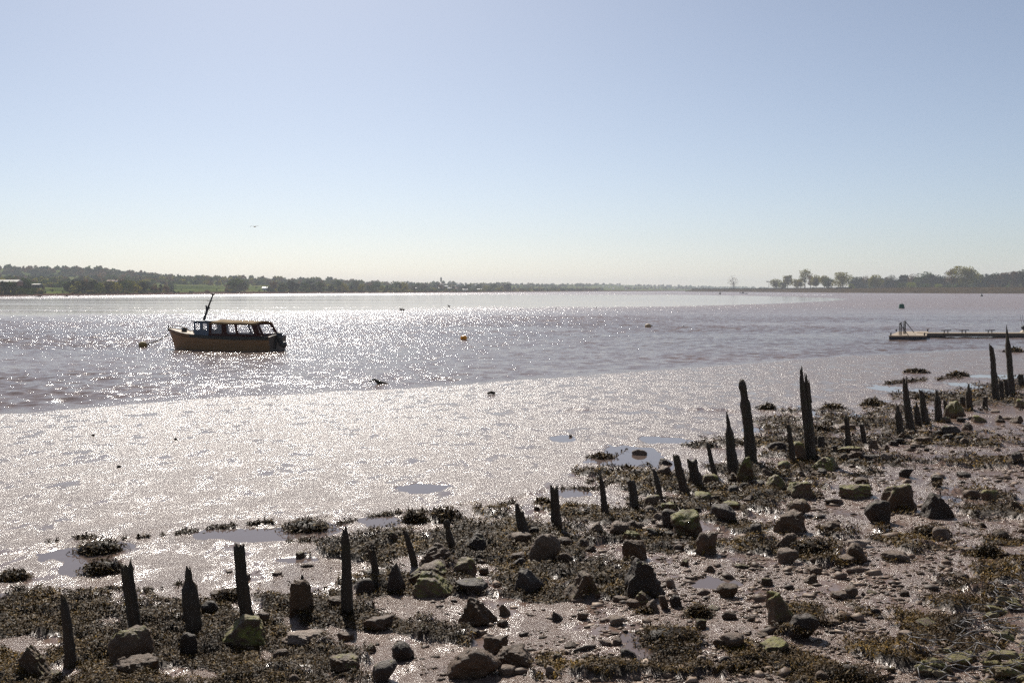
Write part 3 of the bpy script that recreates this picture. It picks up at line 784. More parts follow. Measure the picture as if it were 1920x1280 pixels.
# smaller stones, each of its own, all alike
protos = []
for k in range(14):
    st = 'brswsbrs'[k % 8]
    protos.append(rock_mesh(900 + k, 1, rnd.uniform(.7, .9), {'b': .6, 'r': .55, 'w': .6, 's': .28}[st], st, 3))
def free_spot(px, py, pad=4):
    return not any(x0 - pad < px < x1 + pad and y0 - pad < py < y1 + pad for (x0, x1, y0, y1) in rock_rects)
cnt = 0; tries = 0
while cnt < 150 and tries < 9000:
    tries += 1
    px = rnd.uniform(0, 1920); py = rnd.uniform(760, 1278)
    if cnt % 2:
        j_ = rnd.randrange(8, 36); px = post_pos[j_][3] + rnd.uniform(-60, 70); py = post_pos[j_][4] + rnd.uniform(-4, 75) * (.35 + .65 * (post_pos[j_][4] - 740) / 400)
    line = 1150 - (px) * .205 if px < 1200 else 905 - (px - 1200) * .21
    if py < line + 6: continue
    if rnd.random() > (.25 + .75 * px / 1920): continue
    if not free_spot(px, py, 12 if not cnt % 2 else 3): continue
    x, y, z = [float(q) for q in on_ground(px, py)]
    s = rnd.uniform(15, 38) * (.55 + .45 * (py - 700) / 580) * y / F * rnd.choice([1, 1, 1.3])
    o = bpy.data.objects.new('stone', protos[cnt % 14]); col.objects.link(o)
    mt = rnd.choice(['rock', 'rock', 'rock_pale', 'rock_dark', 'rock_some'])
    if not protos[cnt % 14].materials: protos[cnt % 14].materials.append(M[mt])
    o.location = (x, y, z - s * .08); o.scale = (s, s, s); o.rotation_euler = (rnd.uniform(-.15, .15), rnd.uniform(-.15, .15), rnd.uniform(0, 6.28))
    tag(o, 'small loose brown stone lying among the weed and mud of the foreshore', 'stone', 'small loose stones on the foreshore')
    rock_rects.append((px - 8, px + 8, py - 8, py + 5)); cnt += 1

def scatter_pebbles():
    N = 90000
    px = rng.uniform(-150, 2080, N); py = rng.uniform(720, 1330, N)
    line = np.where(px < 1200, 1150 - px * .205, 905 - (px - 1200) * .21)
    dens = sstep(0, 60, py - line) * (.05 + .95 * sstep(700, 1750, px + (py - 1000) * .5)) * (.25 + 1.4 * sstep(.45, .62, fbm(px / 70, py / 28, 91, 3)))
    k = rng.uniform(0, 1, N) < dens
    px, py = px[k], py[k]
    x, y, z = on_ground(px, py)
    V0, F0 = ICO[2]
    bm = bmesh.new(); bmesh.ops.create_icosphere(bm, subdivisions=1, radius=1)
    V0 = np.array([v.co[:] for v in bm.verts]); F0 = np.array([[v.index for v in f.verts] for f in bm.faces]); bm.free()
    n = len(x); s = rng.lognormal(math.log(3.2), .7, n) * (.6 + .5 * (py - 720) / 560) * y / F * .5
    dirs = V0[None] + rng.normal(0, .24, (n, len(V0), 3))
    sc = np.stack([s * rng.uniform(1, 1.7, n), s * rng.uniform(.8, 1.3, n), s * rng.uniform(.32, .75, n)], -1)
    P = dirs * sc[:, None, :]
    a = rng.uniform(0, 6.28, n); ca, sa = np.cos(a)[:, None], np.sin(a)[:, None]
    X = P[..., 0] * ca - P[..., 1] * sa + x[:, None]; Y = P[..., 0] * sa + P[..., 1] * ca + y[:, None]; Z = P[..., 2] + z[:, None] + s[:, None] * .15
    V = np.stack([X, Y, Z], -1).reshape(-1, 3)
    Fc = (F0[None] + (np.arange(n) * len(V0))[:, None, None]).reshape(-1, 3)
    me = mesh_np('shingle', V, Fc, False)
    tone = np.repeat(rng.uniform(0, 1, n), len(V0)).astype(np.float32)
    at = me.attributes.new('tone', 'FLOAT', 'POINT'); at.data.foreach_set('value', tone)
    t = NT('shingle_stone'); c = t.ramp(t.attr('tone'), [(0, (.04, .024, .014)), (.4, (.10, .062, .038)), (.8, (.18, .115, .072)), (1, (.36, .27, .20))])
    t.set(color=c, rough=.62, spec=.3, normal=t.bump(t.noise(60, 3), .5, .01))
    o = link('shingle', me, t.m)
    tag(o, 'scattered small brown and grey pebbles covering the muddy right-hand shore', 'pebbles', None, 'stuff')
scatter_pebbles()

# ------------------------------------------------------------------ seaweed
def leaves(P, size, up=.5, spread=None):
    """bent ribbon-like fronds, two quads each, at points P (n,3)"""
    n = len(P)
    a = rng.uniform(0, 2 * math.pi, n); el = rng.normal(.25, .45, n) * up * 2
    d = np.stack([np.cos(a) * np.cos(el), np.sin(a) * np.cos(el), np.sin(el)], -1)
    s = np.stack([-np.sin(a), np.cos(a), rng.normal(0, .5, n)], -1); s /= np.linalg.norm(s, axis=1)[:, None]
    L = (size * rng.uniform(.7, 2.2, n))[:, None]; W = L * rng.uniform(.14, .30, n)[:, None]
    bend = np.stack([np.zeros(n), np.zeros(n), -rng.uniform(.1, .6, n)], -1) * L
    p0 = P; p1 = P + d * L * .5 + s * L * rng.normal(0, .12, (n, 1)); p2 = P + d * L + bend
    V = np.stack([p0 - s * W * .3, p0 + s * W * .3, p1 + s * W * .55, p1 - s * W * .55, p2 + s * W * .3, p2 - s * W * .3], 1).reshape(-1, 3)
    b = np.arange(n)[:, None] * 6
    Fc = np.concatenate([b + [0, 1, 2, 3], b + [3, 2, 4, 5]], 1).reshape(-1, 4)
    return V, Fc

def weed_obj(name, P, size, tone):
    V, Fc = leaves(P, size)
    me = mesh_np(name, V, Fc, False)
    at = me.attributes.new('tone', 'FLOAT', 'POINT'); at.data.foreach_set('value', np.repeat(tone, 6).astype(np.float32))
    return me

for rk_ in RK:
    if rk_[2] > 830 and rnd.random() < .75: WEED.insert(0, ((rk_[0] + rk_[1]) / 2 + rnd.uniform(-5, 5), rk_[3] - 1, (rk_[1] - rk_[0]) * .62, max(5, (rk_[3] - rk_[2]) * .2), .62))
for p_ in PST:
    WEED.insert(0, (p_[2], p_[3] - 2, p_[4] * 1.1, max(4, p_[4] * .3), .75))
def scatter_weed():
    N = 760000
    px = rng.uniform(-150, 2080, N); py = rng.uniform(690, 1330, N)
    m = weed_mask(px, py)
    k = (rng.uniform(0, 1, N) < m * .95)
    px, py = px[k], py[k]
    x, y, z = on_ground(px, py)
    lump = weed_lump(x, y) * sstep(50, 25, y)
    z = z + lump * rng.uniform(.75, 1.15, len(x))
    px2, py2 = to_px(x, y, z)
    size = np.clip(5.0 * y / F, .024, .15)
    tone = np.clip(fbm(x * 2, y * 2, 71, 3) * .9 + rng.normal(0, .2, len(x)), 0, 1)
    me = weed_obj('seaweed', np.stack([x, y, z], -1), size, tone)
    o = link('seaweed', me, M['weed'])
    tag(o, 'brown bladderwrack seaweed strewn thickly between the stones and posts', 'seaweed', None, 'stuff')
    return len(x)
print('weed leaves', scatter_weed())

# mounds: px centre, base y, half width px, height px
CL = [(174, 1046, 50, 40, 'big brown seaweed mound in the left pool, the upper of two'), (186, 1078, 38, 34, 'lower of the two seaweed mounds in the left pool'),
      (567, 1004, 52, 32, 'broad seaweed mound standing in the long central pool'), (777, 981, 24, 28, 'round dark seaweed mound, left one of a touching pair'),
      (832, 978, 30, 33, 'larger seaweed mound, right one of a touching pair'), (15, 1090, 30, 22, 'seaweed mound at the left edge of the mud'),
      (1131, 864, 22, 14, 'small flat seaweed mound beside the brown rock pool'), (1019, 946, 12, 13, 'tiny seaweed tuft left of the fork-topped post'),
      (1072, 957, 17, 11, 'small seaweed tuft right of the fork-topped post'), (1175, 882, 9, 6, 'very small weed tuft above the slim sharp post'),
      (1262, 1215, 60, 40, 'wide bushy seaweed clump near the bottom, right of a puddle'), (1312, 1158, 26, 30, 'spiky seaweed tuft on open mud right of the biggest rock'),
      (1533, 1042, 44, 36, 'shaggy seaweed heap right of the flaky brown rock'), (1755, 1010, 34, 30, 'seaweed heap behind the smooth grey brown rock'),
      (1860, 1046, 28, 32, 'dome of seaweed near the right edge'), (1640, 762, 18, 16, 'dark seaweed dome before the far cluster of posts'), (1730, 750, 10, 8, 'small weed dome in a far pool'),
      (1440, 768, 12, 9, 'low weed dome on the mud left of the tall double post'), (1564, 768, 16, 11, 'low weed dome right of the tall double post'),
      (1545, 810, 22, 14, 'round weed mound behind the short stub post'), (1905, 661, 14, 9, 'dark weedy lump at the water edge on the right'), (1722, 700, 16, 6, 'thin weed patch on far mud'),
      (1800, 706, 14, 6, 'flat weed patch on far mud left of the tall sloping post'), (1152, 1090, 20, 18, 'weed tuft left of the biggest dark rock'),
      (150, 1125, 40, 10, 'flat ragged seaweed patch behind the leftmost posts'), (425, 1128, 26, 26, 'seaweed bush just left of the blunt fourth post'),
      (1395, 1262, 30, 20, 'seaweed tuft near the bottom edge under the angular brown rock'), (1210, 1150, 12, 10, 'weed sprig under the small wedge rock')]
for (cx, by, hw, hp, lab) in CL:
    x, y, z = [float(q) for q in on_ground(cx, by - 1)]
    a = hw * y / F; h = max(hp * y / F * .7, .04); b = min(a * .8, h * 2.5 + .1)
    if z < .03: z = .03
    n = int(min(5200, 500 + a * b * 5200 / (y / 12) ** 1.5))
    q = rng.normal(0, 1, (n, 3)); q /= np.linalg.norm(q, axis=1)[:, None]; q[:, 2] = np.abs(q[:, 2])
    q *= (1 + .18 * np.sin(q[:, :1] * 7 + cx) * np.cos(q[:, 1:2] * 6)) * rng.uniform(.8, 1.05, (n, 1))
    P = q * [a, b, h]
    fr = rng.uniform(0, 1, n) < .28; P[fr, :2] *= rng.uniform(1, 1.7, (fr.sum(), 1)); P[fr, 2] *= .15
    size = np.full(n, np.clip(6.0 * y / F, .03, .15))
    V, Fc = leaves(P, size)
    # dark core dome
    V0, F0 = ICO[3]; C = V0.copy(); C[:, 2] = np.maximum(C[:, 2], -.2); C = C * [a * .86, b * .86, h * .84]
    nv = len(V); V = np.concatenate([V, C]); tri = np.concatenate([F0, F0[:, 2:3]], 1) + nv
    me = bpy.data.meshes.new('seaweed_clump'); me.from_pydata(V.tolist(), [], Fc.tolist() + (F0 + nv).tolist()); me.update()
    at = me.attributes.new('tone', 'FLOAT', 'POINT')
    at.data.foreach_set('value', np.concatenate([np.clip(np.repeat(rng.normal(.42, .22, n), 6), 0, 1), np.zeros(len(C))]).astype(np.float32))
    o = link('seaweed_clump', me, M['weed']); o.location = (x, y + b * .8, z)
    tag(o, lab, 'seaweed', 'seaweed mounds on the mud')

# weed hanging on the short post
def post_weed(j, n, up):
    x, y, z, bx, by = post_pos[j]
    T = at_y(PST[j][0], PST[j][1], y)
    P = np.stack([T.x + rng.normal(0, .055, n), y + rng.normal(0, .06, n), T.z + rng.normal(-.03, .035, n) - np.abs(rng.normal(0, .03, n))], -1)
    me = weed_obj('seaweed_tuft', P, np.full(n, .038), np.clip(rng.normal(.3, .2, n), 0, 1))
    o = link('seaweed_tuft', me, M['weed']); tag(o, 'mop of dark seaweed draped over the top of the short post', 'seaweed')
post_weed(6, 170, 1)

# ------------------------------------------------------------------ wreck of driftwood, twigs, tide wrack line
def branch(name, pts, r, lab, mat='wood'):
    m = MB(); m.tube(pts, r, 7); o = m.build(name, M[mat]); tag(o, lab, 'driftwood'); return m, o
Yb = at_z(715, 721, 0)[1]
g = lambda px, py, Y=float(Yb): at_y(px, py, Y)
m = MB(); m.tube([g(735, 722.5), g(722, 720), g(712, 718), g(705, 713)], [.04, .09, .10, .07], 8)
m.tube([g(706, 714), g(702, 711), g(698, 713), g(690, 714.5)], [.06, .05, .035, .015], 6)
m.tube([g(703, 712), g(697, 711.5)], [.03, .012], 6)
tag(m.build('driftwood_branch', M['wood']), 'dark crooked branch sticking out of the water near the mud edge', 'driftwood')
def flat_stick(px0, py0, px1, py1, r, lab):
    p = [on_ground(px0, py0), on_ground((px0 + px1) / 2, (py0 + py1) / 2), on_ground(px1, py1)]
    p = [Vector((float(a), float(b), float(c) + r * .7)) for a, b, c in p]
    p[1].z += r * .6
    m = MB(); m.tube(p, [r * .6, r, r * .8], 7); tag(m.build('driftwood_stick', M['wood']), lab, 'driftwood')
flat_stick(1076, 1223, 1116, 1214, .022, 'short dark waterlogged stick lying on open mud near the bottom centre')
flat_stick(914, 739.5, 928, 739, .06, 'small dark scrap of wood lying alone on the upper mud')
for (a, b, lab) in [(174, 817, 'small dark pebble alone on the left mud'), (330, 824, 'small dark lump alone on the mud left of centre'), (223, 876, 'tiny dark lump on the left mud below the others'), (1070, 821, 'small dark lump on a thin pool in the middle of the mud'),
                    (383, 1003, 'tiny dark lump at the tip of the long pool')]:
    x, y, z = [float(q) for q in on_ground(a, b)]
    o = link('stone', rock_mesh(a, .10 if a != 383 else .05, .08, .06 if a != 1070 else .1, 'r', 3), M['rock_dark']); o.location = (x, y, z - .01); tag(o, lab, 'stone')

def wrack():
    lines = [[(230, 1010), (330, 1000), (400, 990), (470, 982), (520, 978)], [(540, 1013), (640, 1012), (700, 1002)], [(620, 985), (690, 970), (740, 962), (800, 958)], [(900, 958), (960, 942), (1000, 938)],
             [(1050, 917), (1120, 917), (1150, 900)], [(90, 1015), (150, 1008), (180, 1006)], [(1100, 858), (1150, 858), (1190, 840)], [(200, 1102), (280, 1108), (340, 1093)], [(1660, 720), (1730, 712), (1800, 708)],
             [(1100, 905), (1160, 884), (1220, 876)], [(1300, 838), (1400, 832), (1460, 826)]]
    PX = []; PY = []
    for ln in lines:
        xs, ys = zip(*ln); n = int((xs[-1] - xs[0]) * 7)
        t = rng.uniform(xs[0], xs[-1], n); g_ = fbm(t / 12, t * 0, 9, 3)
        keep = g_ > .47; t = t[keep]
        PX.append(t); PY.append(np.interp(t, xs, ys) + rng.normal(0, 1.6, len(t)))
    # stray bits
    n = 2600; a = rng.uniform(0, 1920, n); b = rng.uniform(960, 1270, n); k = b > 1170 - a * .2
    PX.append(a[k]); PY.append(b[k])
    px = np.concatenate(PX); py = np.concatenate(PY)
    x, y, z = on_ground(px, py)
    me = weed_obj('seaweed_wrack', np.stack([x, y, z + .01], -1), np.clip(5 * y / F, .03, .2), np.clip(rng.normal(.3, .2, len(x)), 0, 1))
    o = link('seaweed_wrack', me, M['weed']); tag(o, 'thin broken strand line of seaweed bits along the pool edges', 'seaweed', None, 'stuff')
wrack()

# ------------------------------------------------------------------ wire netting over stones, bottom right
M['wire'] = simple('galvanised_wire', (.15, .14, .14), .5, .3, 20, .3, .1)
def net_h(x, y):
    return np.asarray(H(x, y, False, False)) + .10 + .10 * vnoise(x * 2.1, y * 2.1, 4) + .07 * vnoise(x * 5, y * 5, 8)
def netting():
    m = MB(); c = .115; hx = c * math.sqrt(3); r0 = random.Random(4)
    pts = {}
    def key(x, y): return (round(x, 3), round(y, 3))
    def inside(x, y):
        z = float(net_h(x, y)); px, py = to_px(x, y, z)
        e = np.interp(px, [1690, 1725, 1790, 1850, 1905, 2200], [1400, 1208, 1182, 1138, 1060, 900])
        return px > 1690 and py > e + 14 * math.sin(px * .05) and py < 1420
    def pt(x, y):
        k = key(x, y)
        if k not in pts:
            jx = r0.gauss(0, .016); jy = r0.gauss(0, .02)
            pts[k] = Vector((x + jx, y + jy, float(net_h(x + jx, y + jy)) + r0.gauss(.01, .018)))
        return pts[k]
    a = .12
    done = set()
    for iy in range(-4, 40):
        for ix in range(-2, 34):
            cx = 2.6 + ix * hx + (iy % 2) * hx / 2; cy = 6.2 + iy * c * 1.5
            if not inside(cx, cy): continue
            vs = [pt(cx + c * math.sin(k * math.pi / 3), cy + c * math.cos(k * math.pi / 3)) for k in range(6)]
            for k in range(6):
                p, q = vs[k], vs[(k + 1) % 6]
                kk = tuple(sorted((tuple(round(v, 4) for v in p), tuple(round(v, 4) for v in q))))
                if kk in done: continue
                done.add(kk)
                if r0.random() < .06: continue
                mid = (p + q) / 2 + Vector((r0.gauss(0, .006), r0.gauss(0, .006), r0.gauss(.004, .008)))
                rr = .0030 if k % 3 else .0042
                m.tube([p, mid, q], rr, 5)
    o = m.build('wire_netting', M['wire']); tag(o, 'rusty grey hexagonal wire netting of a collapsed gabion at the bottom right corner', 'wire netting')
netting()
r1 = random.Random(21)
n = 0; tr = 0
while n < 44 and tr < 3000:
    tr += 1
    px = r1.uniform(1715, 1990); py = r1.uniform(1085, 1330)
    e = np.interp(px, [1690, 1725, 1790, 1850, 1905, 2200], [1400, 1225, 1195, 1150, 1080, 930])
    if py < e or (n > 6 and any(abs(px - a) < 16 and abs(py - b) < 9 for a, b in [(q[0], q[1]) for q in rock_rects if len(q) == 2])): continue
    rock_rects.append((px, py)) if False else None
    x, y, z = [float(q) for q in on_ground(px, py + 8)]
    w = r1.uniform(.13, .30); st = r1.choice('ssbw')
    o = link('rock', rock_mesh(1300 + n, w, w * .7, w * r1.uniform(.3, .5), st, 4), M['rock_ochre'])
    o.location = (x, y, z + r1.uniform(-.03, .02)); o.rotation_euler = (r1.gauss(0, .2), r1.gauss(0, .2), r1.uniform(-.6, .6))
    tag(o, 'ochre lichen-stained slab stone lying beneath the hexagonal wire netting', 'stone', 'slab stones under the wire netting'); n += 1

# ------------------------------------------------------------------ the moored boat
M['hull'] = simple('varnished_planks', (.25, .132, .05), .42, 0, 3, .35, .35, .02, (.5, 1, 9))
M['gunwale'] = simple('dark_gunwale_paint', (.022, .026, .022), .5)
M['deck'] = simple('bare_deck_wood', (.25, .155, .07), .7, 0, 6, .3, .2, .01, (.4, 3, 1))
M['bluepaint'] = simple('faded_blue_paint', (.07, .10, .14), .5, 0, 5, .25)
M['canvas'] = simple('maroon_canvas', (.055, .018, .014), .9, 0, 6, .3, .2, .01, None, .05)
M['tan'] = simple('tan_canvas_roof', (.24, .155, .065), .85, 0, 3, .3, .3, .02, None, .1)
M['darkmetal'] = simple('dark_metal', (.035, .033, .032), .5, .3)
M['black'] = simple('black_cowl_plastic', (.035, .035, .035), .4)
M['pane'] = mat_pane('clear_vinyl_pane', (.85, .85, .85), .12)
M['curtain'] = simple('blue_cover', (.04, .045, .055), .8)
M['greyhull'] = simple('weathered_grey_transom', (.11, .085, .065), .6, 0, 5, .35)
M['rope'] = simple('wet_rope', (.08, .07, .05), .8)
M['white'] = simple('white_paint', (.75, .75, .74), .45, 0, 4, .08)

def build_boat():
    Yb = 68.3
    bow = at_y(317, 640, Yb)
    root = empty('cabin_boat', (bow.x, Yb, 0), R(-20)); root.scale = (1.125, 1, 1)
    tag(root, 'old brown wooden cabin boat with tan canvas roof and leaning mast, moored in the river', 'boat')
    xs = [0, .15, .35, .6, 1, 1.5, 2.1, 2.8, 3.6, 4.5, 5.5, 6.5, 7.2, 7.7]
    ip = lambda x, a: float(np.interp(x, [q[0] for q in a], [q[1] for q in a]))
    zs = [(0, 1.38), (.5, 1.28), (1, 1.18), (2, 1.03), (3.5, .95), (5.5, .90), (7.7, .93)]
    bs = [(0, .03), (.15, .2), (.35, .36), (.6, .50), (1, .70), (1.5, .88), (2.1, 1.0), (3.6, 1.17), (5.5, 1.17), (7.7, 1.0)]
    bw = [(0, .01), (.15, .06), (.35, .14), (.6, .22), (1, .36), (1.5, .56), (2.1, .74), (3.6, .98), (5.5, 1.0), (7.7, .78)]
    rake = lambda x, t: x + .55 * (1 - t) * max(0, 1 - x / 1.6)      # stem leans forward
    def section(x, side):
        out = []
        zt = ip(x, zs)
        for k in range(10):
            t = k / 9                                                  # 1 = sheer, 0 = bilge
            z = -.35 + (zt + .35) * t
            f = t ** .75
            b = ip(x, bw) * (1 - f) * .95 + ip(x, bs) * f
            b += .02 * (1 if k % 2 else 0) * min(1, x)                  # lapped planks
            out.append((rake(x, t), side * b, z))
        return out
    h = MB()
    rings = []
    for x in xs:
        L = section(x, -1); Rr = section(x, 1)
        rings.append(L[::-1] + Rr)
    h.loft(rings, closed=False, cap=False)
    h.build('hull', M['hull'], root)
    tm = MB(); s = rings[-1]; n = 10
    arch = [(7.70, -1.0 + 2.0 * k / 10, .93 + .13 * math.sin(math.pi * k / 10)) for k in range(11)]
    pts = list(reversed(rings[-1][:n])) + arch[1:-1] + list(reversed(rings[-1][n:]))
    P1 = [(p[0] - .04, p[1], p[2]) for p in pts]; P2 = [(p[0] + .02, p[1], p[2]) for p in pts]
    tm.loft([P1, P2], sm=False)
    tm.build('transom', M['greyhull'], root)
    gw = MB()
    for sd in (-1, 1):
        pl = [(rake(x, 1), sd * (ip(x, bs) + .02), ip(x, zs)) for x in xs]
        gw.tube(pl, .035, 6)
        if True:
            gw.tube([(rake(x, .8), sd * (ip(x, bs) * .98 + .015), ip(x, zs) - .17) for x in xs if x >= .3], .022, 6)
    gw.build('gunwale', M['gunwale'], root)
    bd = MB()                                              # dark top strake band beside the cabin
    for sd in (-1, 1):
        ra = [(x, sd * (ip(x, bs) + .028), ip(x, zs) - .01) for x in np.linspace(2.2, 7.66, 14)]; rb2 = [(x, sd * (ip(x, bs) * .985 + .028), ip(x, zs) - .17) for x in np.linspace(2.2, 7.66, 14)]
        bd.loft([ra, rb2], closed=False, cap=False)
    bd.build('top_strake', M['gunwale'], root)
    dk = MB(); rg = []
    for x in [0.02, .35, .6, 1, 1.5, 2.1, 2.5]:
        b = ip(x, bs) - .02; z = ip(x, zs) - .015
        rg.append([(x, -b + 2 * b * k / 8, z + .07 * math.sin(math.pi * k / 8) * min(1, x)) for k in range(9)])
    dk.loft(rg, closed=False, cap=False); dk.build('foredeck', M['deck'], root)
    ad = MB(); rg = []
    for x in [2.5, 4, 5.5, 6.8, 7.3, 7.68]:
        b = ip(x, bs) - .02; z = ip(x, zs) - (.45 if x < 6.8 else .012)
        rg.append([(x, -b + 2 * b * k / 6, z + (.06 * math.sin(math.pi * k / 6) if x > 6.8 else 0)) for k in range(7)])
    ad.loft(rg, closed=False, cap=False); ad.build('aft_deck', M['deck'], root)
    st = MB(); st.tube([(-.02, 0, 1.15), (-.03, 0, 1.55)], [.05, .045], 8); st.tube([(.5, 0, 1.28), (.62, 0, -.2)], .03, 6); st.build('stem_post', M['darkmetal'], root)
    # fore deck fittings
    c = MB(); c.tube([(1.25, -.15, 1.12), (1.25, -.15, 1.42)], [.17, .15], 12); c.tube([(1.05, -.15, 1.36), (1.45, -.15, 1.36)], .06, 8); c.build('anchor_winch', M['black'], root)
    c = MB()
    for k in range(4): c.tube([(1.95 + .12 * math.cos(a), .05 + .18 * math.sin(a), 1.14 + .04 * k) for a in np.linspace(0, 6.0, 12)], .03, 6)
    c.ell((2.25, -.2, 1.2), (.11, .13, .12)); c.build('rope_coil', M['rope'], root)
    c = MB(); c.tube([(.15, -.2, 1.36), (.45, -.3, 1.50), (.8, -.38, 1.54), (1.3, -.46, 1.5), (1.7, -.5, 1.36), (1.95, -.52, 1.18)], .022, 6); c.build('bow_rail', M['tan'], root)
    # wall with window holes: line A(bottom) B(top) at start, end
    def wall(name, mat, p00, p10, p01, p11, wins, pane_mat, th=.03, vb=.2, vt=.86, parent=root):
        p00, p10, p01, p11 = [Vector(p) for p in (p00, p10, p01, p11)]
        Pn = lambda u, v: (p00 * (1 - u) + p10 * u) * (1 - v) + (p01 * (1 - u) + p11 * u) * v
        nn = (p10 - p00).cross(p01 - p00).normalized() * th
        w = MB()
        def slab(u0, u1, v0, v1):
            a = [Pn(u0, v0), Pn(u1, v0), Pn(u1, v1), Pn(u0, v1)]
            w.loft([a, [q + nn for q in a]], sm=False)
        slab(0, 1, 0, vb); slab(0, 1, vt, 1)
        u = 0
        for (a, b) in wins: slab(u, a, vb, vt); u = b
        slab(u, 1, vb, vt)
        for (a, b) in wins:   # rounded corners as small fillets
            for (uu, vv, su, sv) in ((a, vb, 1, 1), (b, vb, -1, 1), (a, vt, 1, -1), (b, vt, -1, -1)):
                du = .09 / (p10 - p00).length * su; dv = .09 / (p01 - p00).length * sv
                q = [Pn(uu, vv), Pn(uu + du, vv), Pn(uu + du * .3, vv + dv * .3), Pn(uu, vv + dv)]
                w.loft([q, [k_ + nn for k_ in q]], sm=False)
        o = w.build(name, mat, parent)
        for (a, b) in wins:
            g_ = MB(); q = [Pn(a, vb) + nn * .5, Pn(b, vb) + nn * .5, Pn(b, vt) + nn * .5, Pn(a, vt) + nn * .5]; g_.loft([q, [k_ + nn * .12 for k_ in q]], sm=False)
            g_.build('window', pane_mat, o)
        return o
    U = lambda px: ((px - 317) * .0364 + .33) / .94
    # wheelhouse
    xa, xb = U(370), U(400); zb, zt = .95, 1.86
    for sd in (-1, 1):
        L_ = xb - xa
        wall('wheelhouse_side', M['bluepaint'], (xa + .1, sd * .92, zb + .05), (xb, sd * .98, zb), (xa, sd * .84, zt), (xb, sd * .88, zt), [(.10, .42), (.55, .86)], M['pane'], .03, .36, .88)
    wall('wheelhouse_front', M['bluepaint'], (xa + .1, -.9, zb + .05), (xa + .1, .9, zb + .05), (xa, -.84, zt), (xa, .84, zt), [(.06, .46), (.54, .94)], M['pane'], .03, .36, .88)
    w = MB(); w.box(((xa + xb) / 2 - .05, 0, zt + .045), (xb - xa + .16, 1.86, .06)); w.build('wheelhouse_roof', M['bluepaint'], root)
    # canvas canopy
    x0, x1, x2 = U(400) + .01, U(484), U(492)
    wn_ = [(U(405), U(424)), (U(433), U(449)), (U(453.5), U(481.5))]
    for sd in (-1, 1):
        LL = x2 - x0
        wall('canopy_side', M['canvas'], (x0, sd * 1.02, .93), (x2 + .12, sd * 1.0, .90), (x0, sd * .90, 1.80), (x1, sd * .88, 1.76), [((a - x0) / LL, (b - x0) / LL) for a, b in wn_] if sd < 0 else [(.04, .46), (.50, .95)], M['pane'], .025, .19, .91)
    wall('canopy_back', M['canvas'], (x2 + .12, -.98, .93), (x2 + .12, .98, .93), (x1, -.88, 1.76), (x1, .88, 1.76), [(.14, .82)], M['pane'], .025, .16, .93)
    rf = MB(); rg = []
    for x in np.linspace(x0 - .12, x1 + .03, 9):
        t = (x - x0) / (x1 - x0)
        sag = .03 * math.sin(t * math.pi * 4)
        e = 1.79 - .03 * t
        rg.append([(x, -.94 + 1.88 * k / 12, e + (.2 - .02 * t) * math.sin(math.pi * k / 12) ** .7 * (1 if t > 0 else .4) + sag * .5) for k in range(13)] + [(x, .94 - 1.88 * k / 12, e - .05 + (.19 - .02 * t) * math.sin(math.pi * k / 12) ** .7 * (1 if t > 0 else .4)) for k in range(13)])
    rf.loft(rg); rf.build('canopy_roof', M['tan'], root)
    c = MB(); c.box((U(414), -.3, 1.3), (.36, .5, .85), ry=.1); c.build('helm_cover', M['curtain'], root)
    c = MB(); c.box((U(441) + .5, .3, .75), (2.2, .5, .4)); c.build('bench', M['greyhull'], root)
    # mast and stays
    T = lambda px, py, Y: root.matrix_world.inverted() @ at_y(px, py, Y)
    bpy.context.view_layer.update()
    Ym = Yb - .92
    ma = MB(); b0 = T(381, 604, Ym); k1 = T(390, 577, Ym); t1 = T(399.5, 552, Ym)
    ma.tube([b0, k1], [.08, .07], 9); ma.tube([k1, t1], [.06, .04], 9); ma.ell(t1, (.13, .07, .07)); ma.ell(k1, (.12, .1, .1)); ma.ell(b0, (.12, .12, .08))
    ma.tube([T(387, 583, Ym), T(386.5, 572, Ym)], .045, 7); ma.tube([T(389, 564.5, Ym), T(400, 564, Ym)], .018, 5)
    ma.build('mast', M['darkmetal'], root)
    sy = MB(); sy.tube([T(391, 575, Ym), T(395, 597, Ym - .4)], .008, 4); sy.tube([T(392, 574, Ym), T(406, 597, Ym - .6)], .008, 4); sy.tube([T(390, 575, Ym), T(384, 600, Ym + .4)], .006, 4); sy.build('stay', M['darkmetal'], root)
    # outboard, rudder fitting
    om = MB(); 
    def sq(x, z, a, b, rr=0): return [(x + a * math.copysign(abs(math.cos(t)) ** .6, math.cos(t)), b * math.copysign(abs(math.sin(t)) ** .6, math.sin(t)) - .1, z) for t in np.linspace(0, 2 * math.pi, 16, endpoint=False)]
    om.loft([sq(7.93, .55, .12, .13), sq(7.93, .72, .17, .18), sq(7.93, .98, .21, .2), sq(7.9, 1.14, .16, .16), sq(7.86, 1.22, .08, .09)])
    om.build('outboard_motor', M['black'], root)
    lo = MB(); lo.tube([(7.93, -.1, .7), (8.05, -.15, .45), (8.2, -.25, .40)], [.12, .17, .16], 10); lo.ell((8.28, -.25, .42), (.20, .2, .21)); lo.build('propeller_leg', M['black'], root)
    rd = MB(); rd.box((7.79, -.35, .45), (.1, .09, .62)); rd.box((7.78, -.35, .8), (.07, .25, .06)); rd.build('rudder_bracket', M['darkmetal'], root)
    cl = MB(); cl.tube([(7.45, .1, .95), (7.45, .1, 1.12)], .05, 7); cl.ell((7.45, .1, 1.14), (.09, .09, .04)); cl.box((7.2, -.55, .98), (.22, .12, .08)); cl.build('cleat', M['darkmetal'], root)
    # mooring rope (holds the boat)
    p = Vector(at_y(315.5, 627, Yb)); q = Vector(at_y(275, 644.5, 71.2))
    rp = MB(); pp = [p.lerp(q, t) - Vector((0, 0, .10 * math.sin(math.pi * t))) for t in np.linspace(0, 1, 9)]
